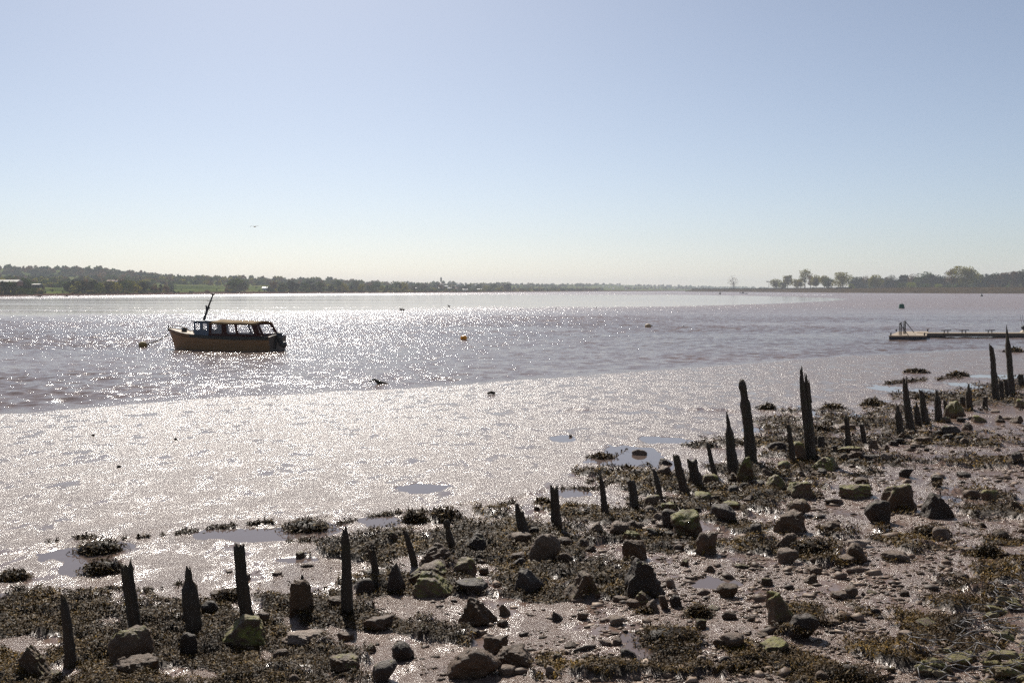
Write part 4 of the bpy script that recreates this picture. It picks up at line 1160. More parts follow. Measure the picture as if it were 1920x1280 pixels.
    rp.tube(pp, .042, 6); o = rp.build('mooring_rope', M['rope']); tag(o, 'dark mooring rope stretched from the boat bow to the buoy', 'rope')
build_boat()

# ------------------------------------------------------------------ buoys and marks
def buoy(px, wl, w, h, mat, lab, shape='ball', name='buoy'):
    Y = float(at_z(px, wl, 0)[1]); P = at_y(px, wl, Y); s = Y / F; a = w * s / 2; hh = h * s
    root = empty(name, (P.x, Y, 0)); tag(root, lab, 'buoy', None)
    m = MB()
    if shape == 'ball':
        m.ell((0, 0, hh * .42), (a, a, hh * .58), 18, 12); m.build('float', mat, root)
        e = MB(); e.tube([(a * .8, 0, hh * .5), (a * 1.3, 0, hh * .5)], a * .16, 7); e.tube([(a * 1.3 + a * .15 * math.cos(t), 0, hh * .5 + a * .15 * math.sin(t)) for t in np.linspace(0, 6.28, 10)], a * .06, 5, False); e.build('ring', M['darkmetal'], root)
    elif shape == 'can':
        rg = [[(r_ * math.cos(t), r_ * math.sin(t), z) for t in np.linspace(0, 6.283, 16, endpoint=False)] for r_, z in ((a, -.1), (a * .98, hh * .1), (a * .78, hh * .9), (a * .7, hh))]
        m.loft(rg, sm=False); m.build('float', mat, root)
        e = MB(); e.tube([(-a * .3, 0, hh), (-a * .3, 0, hh * 1.15), (a * .3, 0, hh * 1.15), (a * .3, 0, hh)], a * .06, 5); e.build('ring', M['darkmetal'], root)
    else:
        rg = [[(r_ * math.cos(t), r_ * math.sin(t), z) for t in np.linspace(0, 6.283, 14, endpoint=False)] for r_, z in ((a, -.1), (a, hh * .2), (a * .35, hh * .7), (a * .12, hh))]
        m.loft(rg, sm=False); m.build('float', mat, root)
        e = MB(); e.tube([(0, 0, hh), (0, 0, hh * 1.3)], a * .1, 5); e.build('top_mark', M['darkmetal'], root)
M['orange'] = simple('orange_buoy_plastic', (.80, .33, .015), .45, 0, 4, .25)
M['weedybuoy'] = simple('fouled_yellow_buoy', (.24, .17, .05), .7, 0, 6, .5)
M['palebuoy'] = simple('fouled_pale_buoy', (.42, .30, .17), .6, 0, 6, .45)
M['green'] = simple('green_buoy_paint', (.005, .09, .05), .45, 0, 3, .25)
M['dkgreen'] = simple('dark_mark_paint', (.015, .03, .028), .5)
buoy(268, 651, 16, 11, M['weedybuoy'], 'weedy yellow mooring buoy at the end of the boat rope')
buoy(869.5, 637, 13, 8.5, M['orange'], 'bright orange buoy floating alone in mid river')
buoy(1215, 614.5, 12, 8, M['palebuoy'], 'dirty pale buoy floating right of the orange one')
buoy(1281, 613.5, 4, 3, M['black'], 'tiny black float to the right of the dirty pale buoy')
buoy(1690.5, 578.5, 11, 8.5, M['green'], 'green flat-topped can buoy out in the river at the right', 'can')
buoy(1840.5, 555.5, 5, 5, M['dkgreen'], 'small dark cone mark near the right far bank', 'cone')
buoy(1350, 551.6, 4, 4.5, M['dkgreen'], 'small dark cone mark below the lone bare tree', 'cone')

# ------------------------------------------------------------------ pontoon
M['planks'] = simple('tan_deck_planks', (.29, .22, .145), .7, 0, 2, .2, .3, .01, (6, .5, 1))  # the planks' own tan colour with slight grain
M['float'] = simple('black_float_plastic', (.02, .024, .035), .45)
def pontoon():
    zt = .34
    P = lambda px, Y: (px - 960) / F * Y
    Y0, Y1, Y2, Y3 = 79.3, 87.6, 82.6, 84.2
    root = empty('landing_pontoon', (P(1700, Y0), Y0, 0)); tag(root, 'floating landing pontoon with tan plank deck and steel handrails, at the right', 'pontoon')
    ox, oy = root.location.x, root.location.y
    hd = [(P(1667, Y0), Y0), (P(1738, Y0), Y0), (P(1741, Y1), Y1), (P(1686, Y1), Y1)]
    a = [(x - ox, y - oy, zt) for x, y in hd]; b = [(x, y, zt - .10) for x, y, z in a]
    m = MB(); m.loft([b, a], sm=False); m.build('head_deck', M['planks'], root)
    m = MB(); c_ = [(x + (.05 if i in (0, 3) else -.05), y + (.05 if i < 2 else -.05), zt - .10) for i, (x, y, z) in enumerate(a)]; d_ = [(x, y, -.25) for x, y, z in c_]; m.loft([d_, c_], sm=False); m.build('float', M['float'], root)
    m = MB(); m.box(((P(1735, Y2) + 56) / 2 - ox, (Y2 + Y3) / 2 - oy, zt + .02), (56 - P(1735, Y2), Y3 - Y2, .08)); m.build('walkway_deck', M['planks'], root)
    m = MB(); m.box(((P(1735, Y2) + 56) / 2 - ox, Y2 - oy - .02, zt - .12), (56 - P(1735, Y2), .05, .2)); m.box(((P(1735, Y2) + 56) / 2 - ox, Y3 - oy + .02, zt - .12), (56 - P(1735, Y2), .05, .2)); m.build('side_beam', M['greyhull'], root)
    for (p0, p1) in ((1737, 1775), (1878, 2080)):
        m = MB(); m.box(((P(p0, Y2) + P(p1, Y2)) / 2 - ox, (Y2 + Y3) / 2 - oy, -.02), (P(p1, Y2) - P(p0, Y2), Y3 - Y2 - .1, .44)); m.build('float', M['float'], root)
    Q = lambda px, py, Y: (lambda v: (v.x - ox, v.y - oy, v.z))(at_y(px, py, Y))
    for j, (dxp, Yh) in enumerate(((0, 80.3), (9, 82.3))):
        m = MB()
        zt_ = zt
        for k, (px, tp) in enumerate(((1686.5, 606), (1689, 605), (1691, 604)) if j == 0 else ((1694.5, 603), (1696.5, 602), (1698, 601.5))):
            t = Q(px, tp, Yh); m.tube([(t[0], t[1], zt), t], .03, 6)
        if j == 0: m.tube([Q(1687, 606, Yh), Q(1704, 630, Yh)], .03, 6); m.tube([Q(1687, 606, Yh), Q(1691, 604, Yh)], .03, 6)
        else: m.tube([Q(1697, 602, Yh), Q(1714, 623.5, Yh)], .03, 6); m.tube([Q(1694, 603, Yh), Q(1698, 601.5, Yh)], .03, 6)
        m.build('handrail', M['darkmetal'], root)
    for px in (1774.5, 1808, 1857):
        m = MB(); t = P(px, Y2 + .3) - ox; y = Y2 + .3 - oy
        m.box((t - .15, y, zt + .16), (.05, .08, .22)); m.box((t + .15, y, zt + .16), (.05, .08, .22)); m.tube([(t - .42, y, zt + .27), (t + .42, y, zt + .29)], .04, 6)
        m.build('mooring_cleat', M['darkmetal'], root)
    for px, Y in ((1671, Y0 + .3), (1734, Y0 + .3), (1681, Y1 - .6), (1740, Y1 - .5)):
        m = MB(); t = P(px, Y) - ox; m.tube([(t, Y - oy, zt), (t, Y - oy, zt + .17)], .05, 6); m.ell((t, Y - oy, zt + .19), (.09, .06, .04), 8, 5); m.build('mooring_cleat', M['darkmetal'], root)
    # covered tender beyond the walkway, at the frame edge
    v = at_y(1922, 622, 86.5)
    t = empty('covered_tender', (v.x, 86.5, .1)); tag(t, 'small tender under a blue grey cover beyond the pontoon, cut by the right edge', 'boat')
    m = MB(); m.ell((.3, 0, .15), (.75, .5, .3)); m.build('hull', M['palebuoy'], t)
    m = MB(); m.ell((.25, 0, .62), (.6, .45, .28)); m.build('cover', M['curtain'], t)
    m = MB()
    for k in range(3): m.tube([(-.2 + .25 * k, .1, .8), (-.35 + .18 * k, .1, 1.3), (-.42 + .2 * k, .1, 1.75)], .012, 4)
    m.build('whip_aerial', M['darkmetal'], t)
pontoon()

# ------------------------------------------------------------------ far land
M['field'] = None
def mat_field():
    t = NT('far_fields')
    b = t.noise(.012, 4, .5, (1, 1, 1))
    c = t.ramp(b, [(.35, (.045, .06, .02)), (.48, (.07, .09, .03)), (.58, (.12, .15, .045)), (.68, (.14, .10, .055))])
    return t.set(color=c, rough=.9, spec=0, normal=t.bump(t.noise(.3, 4), .5, .5))
M['field'] = mat_field()
M['bank'] = simple('stony_grass_bank', (.050, .036, .018), .9, 0, .12, .45, .6, .5, (.3, 1, 2), 0)
M['shoremud'] = simple('far_shore_mud', (.085, .05, .04), .95, 0, .05, .2, .2, .01, None, 0)

SHX = [-900, -300, 0, 240, 480, 720, 960, 1130, 1300, 1500, 2000]
SHY = [559, 557, 555.6, 552.8, 550.6, 549.3, 547.6, 546.4, 545.7, 545.2, 545.0]
SKX = [-900, -300, 0, 205, 235, 290, 320, 350, 375, 400, 450, 520, 545, 600, 640, 680, 720, 780, 810, 845, 870, 960, 1130, 1180, 1300, 1400, 1500, 2000]
SKY = [524, 524, 523, 522, 522, 521, 520, 521, 519, 520, 520, 521, 524, 522, 525, 527, 529, 531, 530, 529, 532, 530.5, 530, 531.5, 535, 537, 540, 541]
def land_y(px, t):       # image row of the land surface at depth fraction t
    a = np.interp(px, SHX, SHY); b = np.interp(px, SKX, SKY) + 3
    f = np.where(t < .06, t / .06 * .14, .14 + (t - .06) / .94 * .86)
    return a + (b - a) * f
def land_D(px, t):
    D0 = CH * F / (np.interp(px, SHX, SHY) - HOR)
    return D0 * (1 + t * 1.0)
def land_pt(px, t):
    D = land_D(px, t); y = land_y(px, t)
    return (px - 960) / F * D, D, CH + (HOR - y) / F * D
def far_land():
    xs = np.linspace(-900, 2000, 260); ts = np.concatenate([[-.04, 0, .03, .06], np.linspace(.1, 1, 14)])
    X, Tt = np.meshgrid(xs, ts)
    x, y, z = land_pt(X, np.maximum(Tt, -.04))
    z[0] = -1.0; z[1] = .02
    z[4:] += (fbm(x[4:] * .01, y[4:] * .01, 41, 3) - .5) * 3.0
    # back side falls away
    xb, yb, zb = x[-1] * 1.25, y[-1] * 1.25, z[-1] * 0 - 1
    V = np.stack([np.vstack([x, xb]), np.vstack([y, yb]), np.vstack([z, zb])], -1)
    n, m = V.shape[:2]; i = np.arange(n - 1)[:, None] * m + np.arange(m - 1)[None, :]
    Fc = np.stack([i, i + 1, i + m + 1, i + m], -1).reshape(-1, 4)
    me = mesh_np('hills', V.reshape(-1, 3), Fc); me.materials.append(M['field']); me.materials.append(M['shoremud'])
    idx = np.zeros(len(Fc), np.int32); idx[:3 * (m - 1)] = 1; me.polygons.foreach_set('material_index', idx)
    tag(link('hills', me), kind='structure')
    # the high wooded ridge far behind on the left, and its continuation
    RX = [-1200, -300, 0, 70, 150, 205, 222, 250, 300, 360, 520, 760]; RY = [501, 501, 501.5, 502.5, 503.5, 505.5, 511, 512, 517, 521, 527, 533]
    xs = np.linspace(-1200, 760, 120); V = []
    for (f, q) in ((1.0, 536), (1.25, None), (1.5, 545)):
        D = 1500 * f * np.ones_like(xs); yy = np.full(len(xs), q) if q else np.interp(xs, RX, RY) + 2.5
        z = CH + (HOR - yy) / F * D
        if q: z = z * 0 + (4 if f == 1 else 0)
        V.append(np.stack([(xs - 960) / F * D, D, z], -1))
    m = len(xs); V = np.concatenate(V); i = np.arange(2)[:, None] * m + np.arange(m - 1)[None, :]
    Fc = np.stack([i, i + 1, i + m + 1, i + m], -1).reshape(-1, 4)
    o = link('hill_ridge', mesh_np('hill_ridge', V, Fc), M['field']); tag(o, kind='structure')
    return RX, RY
RX, RY = far_land()

def crown_pts(r, n, w, h, z0, lobes=9, flat=.0):
    """leaf clump positions spread through lobes of a crown of width w, from z0 to z0+h"""
    C = []
    for k in range(lobes):
        a = r.uniform(0, 6.28); q = r.uniform(.1, .62) ** .7
        zz = r.uniform(.2, .82); lim = math.sin(math.pi * min(max(zz * .9 + .08, 0), 1)) ** .6
        C.append((math.cos(a) * q * w / 2 * lim, math.sin(a) * q * w / 2 * lim, z0 + zz * h, r.uniform(.17, .34) * w))
    P = []
    for k in range(n):
        c = C[r.randrange(lobes)]; d = Vector((r.gauss(0, 1), r.gauss(0, 1), r.gauss(0, .8))).normalized() * c[3] * r.uniform(.55, 1.0)
        P.append((c[0] + d.x, c[1] + d.y, min(max(c[2] + d.z * .8, z0 * .8), z0 + h)))
    return np.array(P), C
def clumps(P, s, rg):
    n = len(P)
    d1 = rg.normal(0, 1, (n, 3)); d1 /= np.linalg.norm(d1, axis=1)[:, None]
    d2 = np.cross(d1, rg.normal(0, 1, (n, 3))); d2 /= np.linalg.norm(d2, axis=1)[:, None]
    ss = (s * rg.uniform(.6, 1.4, n))[:, None]
    V = np.stack([P - d1 * ss, P + d2 * ss * .7, P + d1 * ss, P - d2 * ss * .7], 1).reshape(-1, 3)
    return V, np.arange(4 * n).reshape(-1, 4)
def trunk_mb(C, z0, r, tr=.025, H_=1.0):
    m = MB(); top = (r.gauss(0, .02), r.gauss(0, .02), z0 + (H_ - z0) * .5)
    m.tube([(0, 0, -.04), (0.01, 0, z0 * .6), top], [tr * 1.3, tr, tr * .5], 6)
    for c in C[:9]:
        q = r.uniform(.3, .7); b = (top[0] * q, top[1] * q, z0 * .6 + (top[2] - z0 * .6) * q)
        m.tube([b, ((b[0] + c[0]) / 2, (b[1] + c[1]) / 2, (b[2] + c[2]) / 2 + .02), (c[0], c[1], c[2])], [tr * .5, tr * .3, tr * .12], 4)
        for _ in range(3):
            e = (c[0] + r.gauss(0, .08), c[1] + r.gauss(0, .08), c[2] + abs(r.gauss(0, .09))); m.tube([(c[0], c[1], c[2]), e], [tr * .14, tr * .06], 3, False)
    return m
LEAF = {'dark': mat_leaf('leaf_dark', (.032, .050, .014), .2), 'mid': mat_leaf('leaf_mid', (.065, .095, .018), .3), 'olive': mat_leaf('leaf_olive', (.20, .18, .02), .4),
        'brown': mat_leaf('twig_brown', (.14, .08, .034), .3), 'orange': mat_leaf('leaf_orange', (.40, .12, .035), .35), 'bright': mat_leaf('leaf_bright', (.17, .19, .025), .5),
        'grey': mat_leaf('leaf_grey', (.10, .10, .05), .3)}
M['bark'] = simple('bark', (.045, .036, .028), .9, 0, 3, .3)
def tree_proto(seed, w, z0, n, lobes, s, tr=.025):
    r = random.Random(seed); rg = np.random.default_rng(seed)
    P, C = crown_pts(r, n, w, 1 - z0, z0, lobes)
    V, Fc = clumps(P, s, rg)
    return mesh_np('crown', V, Fc, False), trunk_mb(C, z0, r, tr)
def named_tree(px, top, base, wpx, D, leaf, lab, dens=900, z0=.2, s=.035, lobes=12, tr=.022, group=None, name='tree'):
    hgt = (base - top) * D / F; w = wpx * D / F / hgt
    cm, tm = tree_proto(int(px * 7), w, z0, dens, lobes, s, tr)
    zb = CH + (HOR - base) / F * D
    root = empty(name, ((px - 960) / F * D, D, zb)); root.scale = (hgt,) * 3
    tag(root, lab, 'tree', group)
    tm.build('trunk', M['bark'], root); link('crown', cm, LEAF[leaf], root)
    return root

# right-hand embankment
BX = [1284, 1300, 1450, 1600, 1700, 1920, 2600]; BBOT = [546.6, 546.8, 547.6, 549.0, 549.6, 550.4, 553]; BTOP = [545.2, 542.4, 541.8, 540.8, 539.2, 538.2, 536]
def bank():
    xs = np.linspace(1284, 2600, 160); rows = []
    bot = np.interp(xs, BX, BBOT); top = np.interp(xs, BX, BTOP)
    D0 = CH * F / (bot - HOR)
    for (f, q) in ((.99, -1.), (1.0, 0.), (1.006, .35), (1.014, .6), (1.03, 1.), (1.045, 1.02), (1.6, 1.02), (1.62, -1)):
        D = D0 * f; zt = CH + (HOR - top) / F * D0 * 1.03
        z = np.where(q > 0, zt * q, -1.0 if q < 0 else 0) * np.ones_like(xs)
        if 0 < q < 1: z = z + (fbm(xs * .08, xs * 0 + q * 9, 5, 3) - .5) * 1.2
        rows.append(np.stack([(xs - 960) / F * D, D, z], -1))
    m = len(xs); n = len(rows); V = np.concatenate(rows); i = np.arange(n - 1)[:, None] * m + np.arange(m - 1)[None, :]
    Fc = np.stack([i, i + 1, i + m + 1, i + m], -1).reshape(-1, 4)
    me = mesh_np('embankment', V, Fc); me.materials.append(M['bank']); me.materials.append(M['grass'])
    idx = np.zeros(len(Fc), np.int32); idx[5 * (m - 1):] = 1; me.polygons.foreach_set('material_index', idx)
    tag(link('embankment', me), kind='structure')
M['grass'] = simple('meadow_grass', (.09, .15, .03), .9, 0, .02, .3, .2, .01, None, 0)
bank()
def bankD(px, f=1.05): return CH * F / (np.interp(px, BX, BBOT) - HOR) * f
def bankbase(px): return float(np.interp(px, BX, BTOP)) + .3

RT = [(1375, 517, 24, 'brown', 'lone bare spreading tree on the tip of the spit', 330, .28, .020), (1455, 522, 17, 'olive', 'small dense tree, first of the row on the spit', 900, .15, .04), (1466, 527, 12, 'bright', 'low bright bush-like tree second in the row', 700, .1, .05),
      (1476, 514, 15, 'olive', 'slim flat-crowned tree third in the row', 700, .3, .035), (1492, 523, 17, 'olive', 'spreading olive tree between the slim and the tallest', 700, .25, .04), (1500, 522, 10, 'olive', 'thin low tree at the left foot of the tallest', 500, .25, .04),
      (1508, 503.5, 19, 'olive', 'tallest airy tree of the row on the spit', 620, .42, .022), (1519, 514, 11, 'brown', 'narrow bare tree right of the tallest airy one', 420, .3, .03), (1529, 514, 20, 'olive', 'bushy olive tree right of the narrow bare one', 1000, .25, .035),
      (1544, 516, 16, 'olive', 'open tree with sky showing through its crown', 600, .35, .035), (1553, 520, 15, 'mid', 'darker tree beside the open one', 900, .15, .04), (1578, 511, 31, 'olive', 'large layered tree ending the row on the spit', 1300, .28, .03),
      (1603, 519.5, 30, 'dark', 'round dark tree behind the end of the row', 1300, .05, .04), (1623, 514.5, 15, 'brown', 'bare tree rising behind the round dark one', 340, .3, .025), (1596, 532, 10, 'bright', 'small bright bush below the round dark tree', 500, .05, .06),
      (1640, 514, 24, 'olive', 'yellow-green upright tree in front of the dark wood', 1300, .05, .035), (1668, 519, 26, 'dark', 'dense dark tree right of the yellow-green one', 1300, .05, .04), (1672, 513.5, 16, 'grey', 'pale bare crown above the dense dark tree', 300, .4, .025),
      (1692, 514, 20, 'dark', 'tall dark tree left of a brown bare one', 1200, .05, .04), (1711, 513.5, 24, 'brown', 'brown bare broad tree in the wood edge', 800, .2, .03), (1730, 510, 34, 'mid', 'broad domed tree in the middle of the wood', 1500, .05, .035),
      (1750, 513, 24, 'dark', 'dark tree sloping down right of the domed one', 1200, .05, .04), (1764, 515, 20, 'dark', 'dark low-shouldered tree left of the big bare oak', 1200, .05, .04), (1786, 501, 28, 'brown', 'big bare brown oak left of the greatest crown', 800, .2, .024),
      (1808, 499.5, 44, 'olive', 'greatest green-gold oak crown on the right bank', 2000, .12, .026), (1830, 513, 24, 'mid', 'lower shoulder tree right of the greatest oak', 1200, .08, .04), (1849, 511, 18, 'dark', 'dark tree with bare top left of the long wood', 900, .1, .035),
      (1866, 511, 20, 'dark', 'dark tree starting the right-hand wood', 1200, .05, .04), (1884, 508, 22, 'brown', 'brown-topped tree in the right-hand wood', 1200, .05, .035), (1902, 505, 22, 'brown', 'high brown tree near the right edge', 1200, .05, .035),
      (1918, 503, 22, 'dark', 'highest dark tree cut by the right edge', 1200, .05, .035), (1690, 531, 16, 'mid', 'low rounded bush on the bank below the wood', 600, .02, .06), (1708, 529, 20, 'bright', 'pale green rounded bush on the bank', 700, .02, .05),
      (1735, 531, 20, 'mid', 'second low bush right of the pale green one', 700, .02, .05), (1758, 532, 16, 'bright', 'light bush left of the big bare oak', 600, .02, .06), (1778, 534, 12, 'mid', 'small bush at the foot of the big bare oak', 500, .02, .07),
      (1858, 534, 10, 'brown', 'small brown hedge bush at the meadow edge', 500, .02, .07)]
for (px, top, w, lf, lab, dens, z0, s) in RT:
    f = 1.05 if px < 1590 else (1.22 if lf in ('dark', 'mid', 'grey', 'brown') and top < 525 and px != 1786 else 1.10)
    named_tree(px, top, bankbase(px) + (.0 if f < 1.2 else -.8), w * (1.3 if px < 1600 and px != 1375 else 1.1), float(bankD(px, f)), lf, lab, int(dens * (1.5 if px != 1375 else 1)), z0 * .5, s * 1.15, 22, .028 if px < 1590 else .02, 'trees on the right far bank')

# flagpole, houses
def flagpole():
    D = float(bankD(1441, 1.05)); s = D / F; P = at_y(1441.5, 541.8, D)
    root = empty('flagpole', P); tag(root, 'thin pole with two dark flags left of the tree row on the spit', 'flagpole')
    m = MB(); m.tube([(0, 0, -.5), (0, 0, 15 * s)], .35, 6); m.build('pole', M['darkmetal'], root)
    for (a, b, c) in ((-5, -1, 14.2), (1, 4, 13.6)):
        f = MB(); rg = []
        for k in range(5):
            x = (a + (b - a) * k / 4) * s; zz = (c + .3 * math.sin(k * 1.7)) * s
            rg.append([(x, -.1, zz - 1.2 * s), (x, .1, zz - 1.2 * s), (x, .1, zz + .6 * s), (x, -.1, zz + .6 * s)])
        f.loft(rg, sm=False); f.tube([(0, 0, c * s), ((a + b) / 2 * s, 0, c * s)], .15, 4); f.build('flag', M['curtain'], root)
flagpole()
def house(px, base, wpx, hpx, D, lab, wall='white', roof='slate', group=None, rz=0, name='house', roofh=.45):
    s = D / F; w = wpx * s; h = hpx * s; P = at_y(px, base, D)
    root = empty(name, P, rz); tag(root, lab, 'house' if name == 'house' else 'barn', group)
    d = max(6, w * .5); wh = h * (1 - roofh)
    m = MB(); m.box((0, 0, wh / 2 - .8), (w, d, wh + 1.6))
    wl = m.build('wall', M[wall], root)
    m = MB(); e = .4
    m.add([(-w / 2 - e, -d / 2 - e, wh), (w / 2 + e, -d / 2 - e, wh), (w / 2 + e, d / 2 + e, wh), (-w / 2 - e, d / 2 + e, wh), (-w / 2 - e, 0, h), (w / 2 + e, 0, h)], [(0, 1, 5, 4), (2, 3, 4, 5), (0, 4, 3), (1, 2, 5), (0, 3, 2, 1)])
    rf = m.build('roof', M[roof], root)
    if name == 'house':
        m = MB(); m.box((w * .3, 0, h + .2), (.9, .9, 1.8)); m.build('chimney', M['brick'], rf)
        nw = max(2, int(w / 3.2))
        for k in range(nw):
            m = MB(); m.box((-w / 2 + (k + .5) * w / nw, -d / 2 - .01, wh * .55), (1.1, .12, 1.3)); m.build('window', M['darkmetal'], root)
M['slate'] = simple('slate_roof', (.16, .16, .17), .5); M['brick'] = simple('brick', (.22, .12, .09), .8); M['cream'] = simple('cream_render', (.55, .52, .46), .7)
house(12, 531, 50, 6.5, 640, 'long low shed with a pale grey roof at the left edge of the far shore', 'brick', 'cream', None, 0, 'barn', .6)
house(70, 535.5, 13, 3.6, 700, 'small dark green hut with pale roof right of the long shed', 'dkgreen', 'cream', None, 0, 'barn', .4)
house(212, 529, 19, 4, 880, 'red-roofed pale cottage among trees on the left shore', 'white', 'brick')
house(497, 541, 0 + 9, 3, 1150, 'small pale house by the green field right of the boat', 'white', 'slate')
vil = [(757, 533, 6, 3), (780, 542, 7, 3), (829, 534, 8, 2.6), (826, 542, 8, 3.5), (843, 543, 7, 4.5), (856, 544, 5, 5), (860, 535, 7, 3.4), (872, 544.5, 9, 3), (881, 537.5, 7, 3), (893, 537, 6, 3.4), (899, 544, 8, 3), (900, 538.5, 5, 2.5), (836, 538, 7, 2.6), (850, 538.5, 7, 3)]
for k, (px, b, w, h) in enumerate(vil):
    house(px, b, w, h, CH * F / (float(np.interp(px, SHX, SHY)) - HOR) * (1.04 + .045 * (545 - b)), 'tiny pale house of the waterside village on the wooded point', ('white', 'cream')[k % 2], ('slate', 'cream', 'brick')[k % 3], 'village houses on the wooded point', rnd.uniform(-.4, .4))
for k, (px, b, w, h) in enumerate([(1131, 537, 4, 1.4), (1142, 538, 3, 1.2), (1150, 541.5, 4, 1.6), (1160, 535.5, 4, 1.5), (1171, 537.2, 4, 1.6), (1174, 542, 3, 1.4), (1188, 538, 3, 1.2), (1215, 538, 4, 1.3), (1232, 539.5, 4, 1.3), (1265, 540, 4, 1.2), (1310, 539.5, 4, 1.2), (1352, 540, 3, 1.2)]):
    D = CH * F / (float(np.interp(px, SHX, SHY)) - HOR) * (1.03 + .12 * (544 - b) / 2)
    house(px, b, w, h, D, 'speck of a white house in the hazy town beyond the river mouth', 'white', 'cream', 'houses of the far town', 0)
def tower():
    D = 2250.; s = D / F; P = at_y(827, 527, D)
    root = empty('church_tower', P); tag(root, 'slender church tower rising above the trees of the wooded point', 'church')
    m = MB(); m.box((0, 0, 3), (3.4, 3.4, 9)); m.build('tower', M['greyhull'], root)
    m = MB(); m.add([(-1.2, -1.2, 7.5), (1.2, -1.2, 7.5), (1.2, 1.2, 7.5), (-1.2, 1.2, 7.5), (0, 0, 10)], [(0, 1, 4), (1, 2, 4), (2, 3, 4), (3, 0, 4), (3, 2, 1, 0)]); m.build('spire', M['slate'], root)
tower()

# left-shore trees: 240 of their own, the wood behind as one mass
def joined_proto(seed, w, z0, n, s, leaf):
    r = random.Random(seed); rg = np.random.default_rng(seed)
    P, C = crown_pts(r, n, w, 1 - z0, z0, 9); V, Fc = clumps(P, s, rg)
    t = MB(); t.tube([(0, 0, -.08), (0, 0, .5)], [.03, .02], 5)
    nv = len(V); me = bpy.data.meshes.new('tree')
    me.from_pydata(V.tolist() + t.v, [], Fc.tolist() + [tuple(i + nv for i in f) for f in t.f]); me.materials.append(LEAF[leaf]); me.materials.append(M['bark'])
    me.polygons.foreach_set('material_index', [0] * len(Fc) + [1] * len(t.f)); return me
KIND = [('dark', 'dark green rounded tree in the wooded belt along the left far shore', 1.0, .06), ('mid', 'mid green bushy tree in the wooded belt along the left far shore', 1.1, .08),
        ('olive', 'yellow-olive spring tree in the wooded belt along the left far shore', .95, .08), ('brown', 'brown leafless tree in the wooded belt along the left far shore', .9, .1),
        ('grey', 'grey-green hazy tree in the wooded belt along the left far shore', 1.0, .06), ('dark', 'tall narrow dark conifer in the wooded belt along the left far shore', .45, .03)]
TP = [[joined_proto(3000 + k * 5 + j, w, z0, 260, .07, lf) for j in range(3)] for k, (lf, lab, w, z0) in enumerate(KIND)]
OR = joined_proto(3999, 1.0, .1, 280, .07, 'orange')
def clearing(px, y): return (325 < px < 425 and 534 < y < 549) or (462 < px < 503 and 536 < y < 548) or (284 < px < 306 and 536 < y < 547) or (80 < px < 128 and y > 540) or (292 < px < 305 and 538 < y < 543) or (330 < px < 420 and 535 < y < 545) or (466 < px < 500 and 538 < y < 544)
cnt = 0
rows = [(.05, 26, 66), (.14, 25, 60), (.26, 21, 52), (.45, 17, 42), (.75, 13, 34)]
for (t, hp, num) in rows:
    for k in range(num):
        u = (k + rnd.uniform(.1, .9)) / num; px = -30 + 990 * u ** 1.15
        px_sc = 1 - .5 * (px / 960.0)
        x, y, z = [float(q) for q in land_pt(px, t)]
        by = float(land_y(px, t))
        h = hp * px_sc * rnd.choice([.45, .6, .75, .85, .95, 1.05, 1.2])
        if clearing(px, by) or (t < .1 and 85 < px < 135): h *= .30
        if t < .3 and (322 < px < 428 or 462 < px < 503): h *= rnd.choice([.3, .35, .5, .9])
        if px < 45 and .1 < t < .4: h *= .45
        kd = rnd.choices(range(6), [3, 3, 2.6, 2.0, 1.4, .8])[0]
        me = TP[kd][rnd.randrange(3)]; lab = KIND[kd][1]
        if (t == .26 and 255 < px < 262 + 68 and rnd.random() < .6) or (px < 20 and t > .2 and rnd.random() < .5): me = OR; lab = 'rust-orange tree in the wooded belt along the left far shore'
        o = bpy.data.objects.new('tree', me); col.objects.link(o); hm = h * y / F
        o.location = (x, y, z); o.scale = (hm * rnd.uniform(.85, 1.25), hm, hm); o.rotation_euler = (0, 0, rnd.uniform(0, 6.28))
        tag(o, lab, 'tree', lab.replace(' tree ', ' trees ').replace('conifer ', 'conifers ')); cnt += 1
print('left trees', cnt)

def wood_mass(name, lab, spots, leafs, per=46):
    rg = np.random.default_rng(5); V = []; Fc = []; idx = []; nv = 0
    for (x, y, z, w, h, li) in spots:
        q = rg.normal(0, 1, (per, 3)); q /= np.linalg.norm(q, axis=1)[:, None]; q *= rg.uniform(.6, 1, (per, 1)); q[:, 2] = np.abs(q[:, 2]) * .9
        P = q * [w / 2, w / 2, h] + [x, y, z]
        v, f = clumps(P, w * .17, rg); V.append(v); Fc.append(f + nv); nv += len(v); idx += [li] * len(f)
    me = mesh_np(name, np.concatenate(V), np.concatenate(Fc), False)
    for l_ in leafs: me.materials.append(LEAF[l_])
    me.polygons.foreach_set('material_index', np.array(idx, np.int32))
    tag(link(name, me), lab, 'wood', None, 'stuff')
sp = []
for k in range(4200):
    px = rnd.uniform(-850, 1600); t = rnd.uniform(.12, 1.0) ** .8
    x, y, z = [float(q) for q in land_pt(px, t)]; by = float(land_y(px, t))
    if clearing(px, by): continue
    if px > 960 and vnoise(px / 60, t * 4, 3) > .6 and t < .8: continue       # open fields
    if -30 < px < 960 and t < .45 and rnd.random() < .2: continue
    hp = (10 if px < 960 else 6.5) * rnd.uniform(.6, 1.25) * (1 - .45 * max(0, min(1, px / 960)))
    h = hp * y / F; sp.append((x, y, z, h * rnd.uniform(1, 1.5), h, rnd.choices([0, 1, 2, 3, 4], [3, 3, 2, 2, 1.5])[0]))
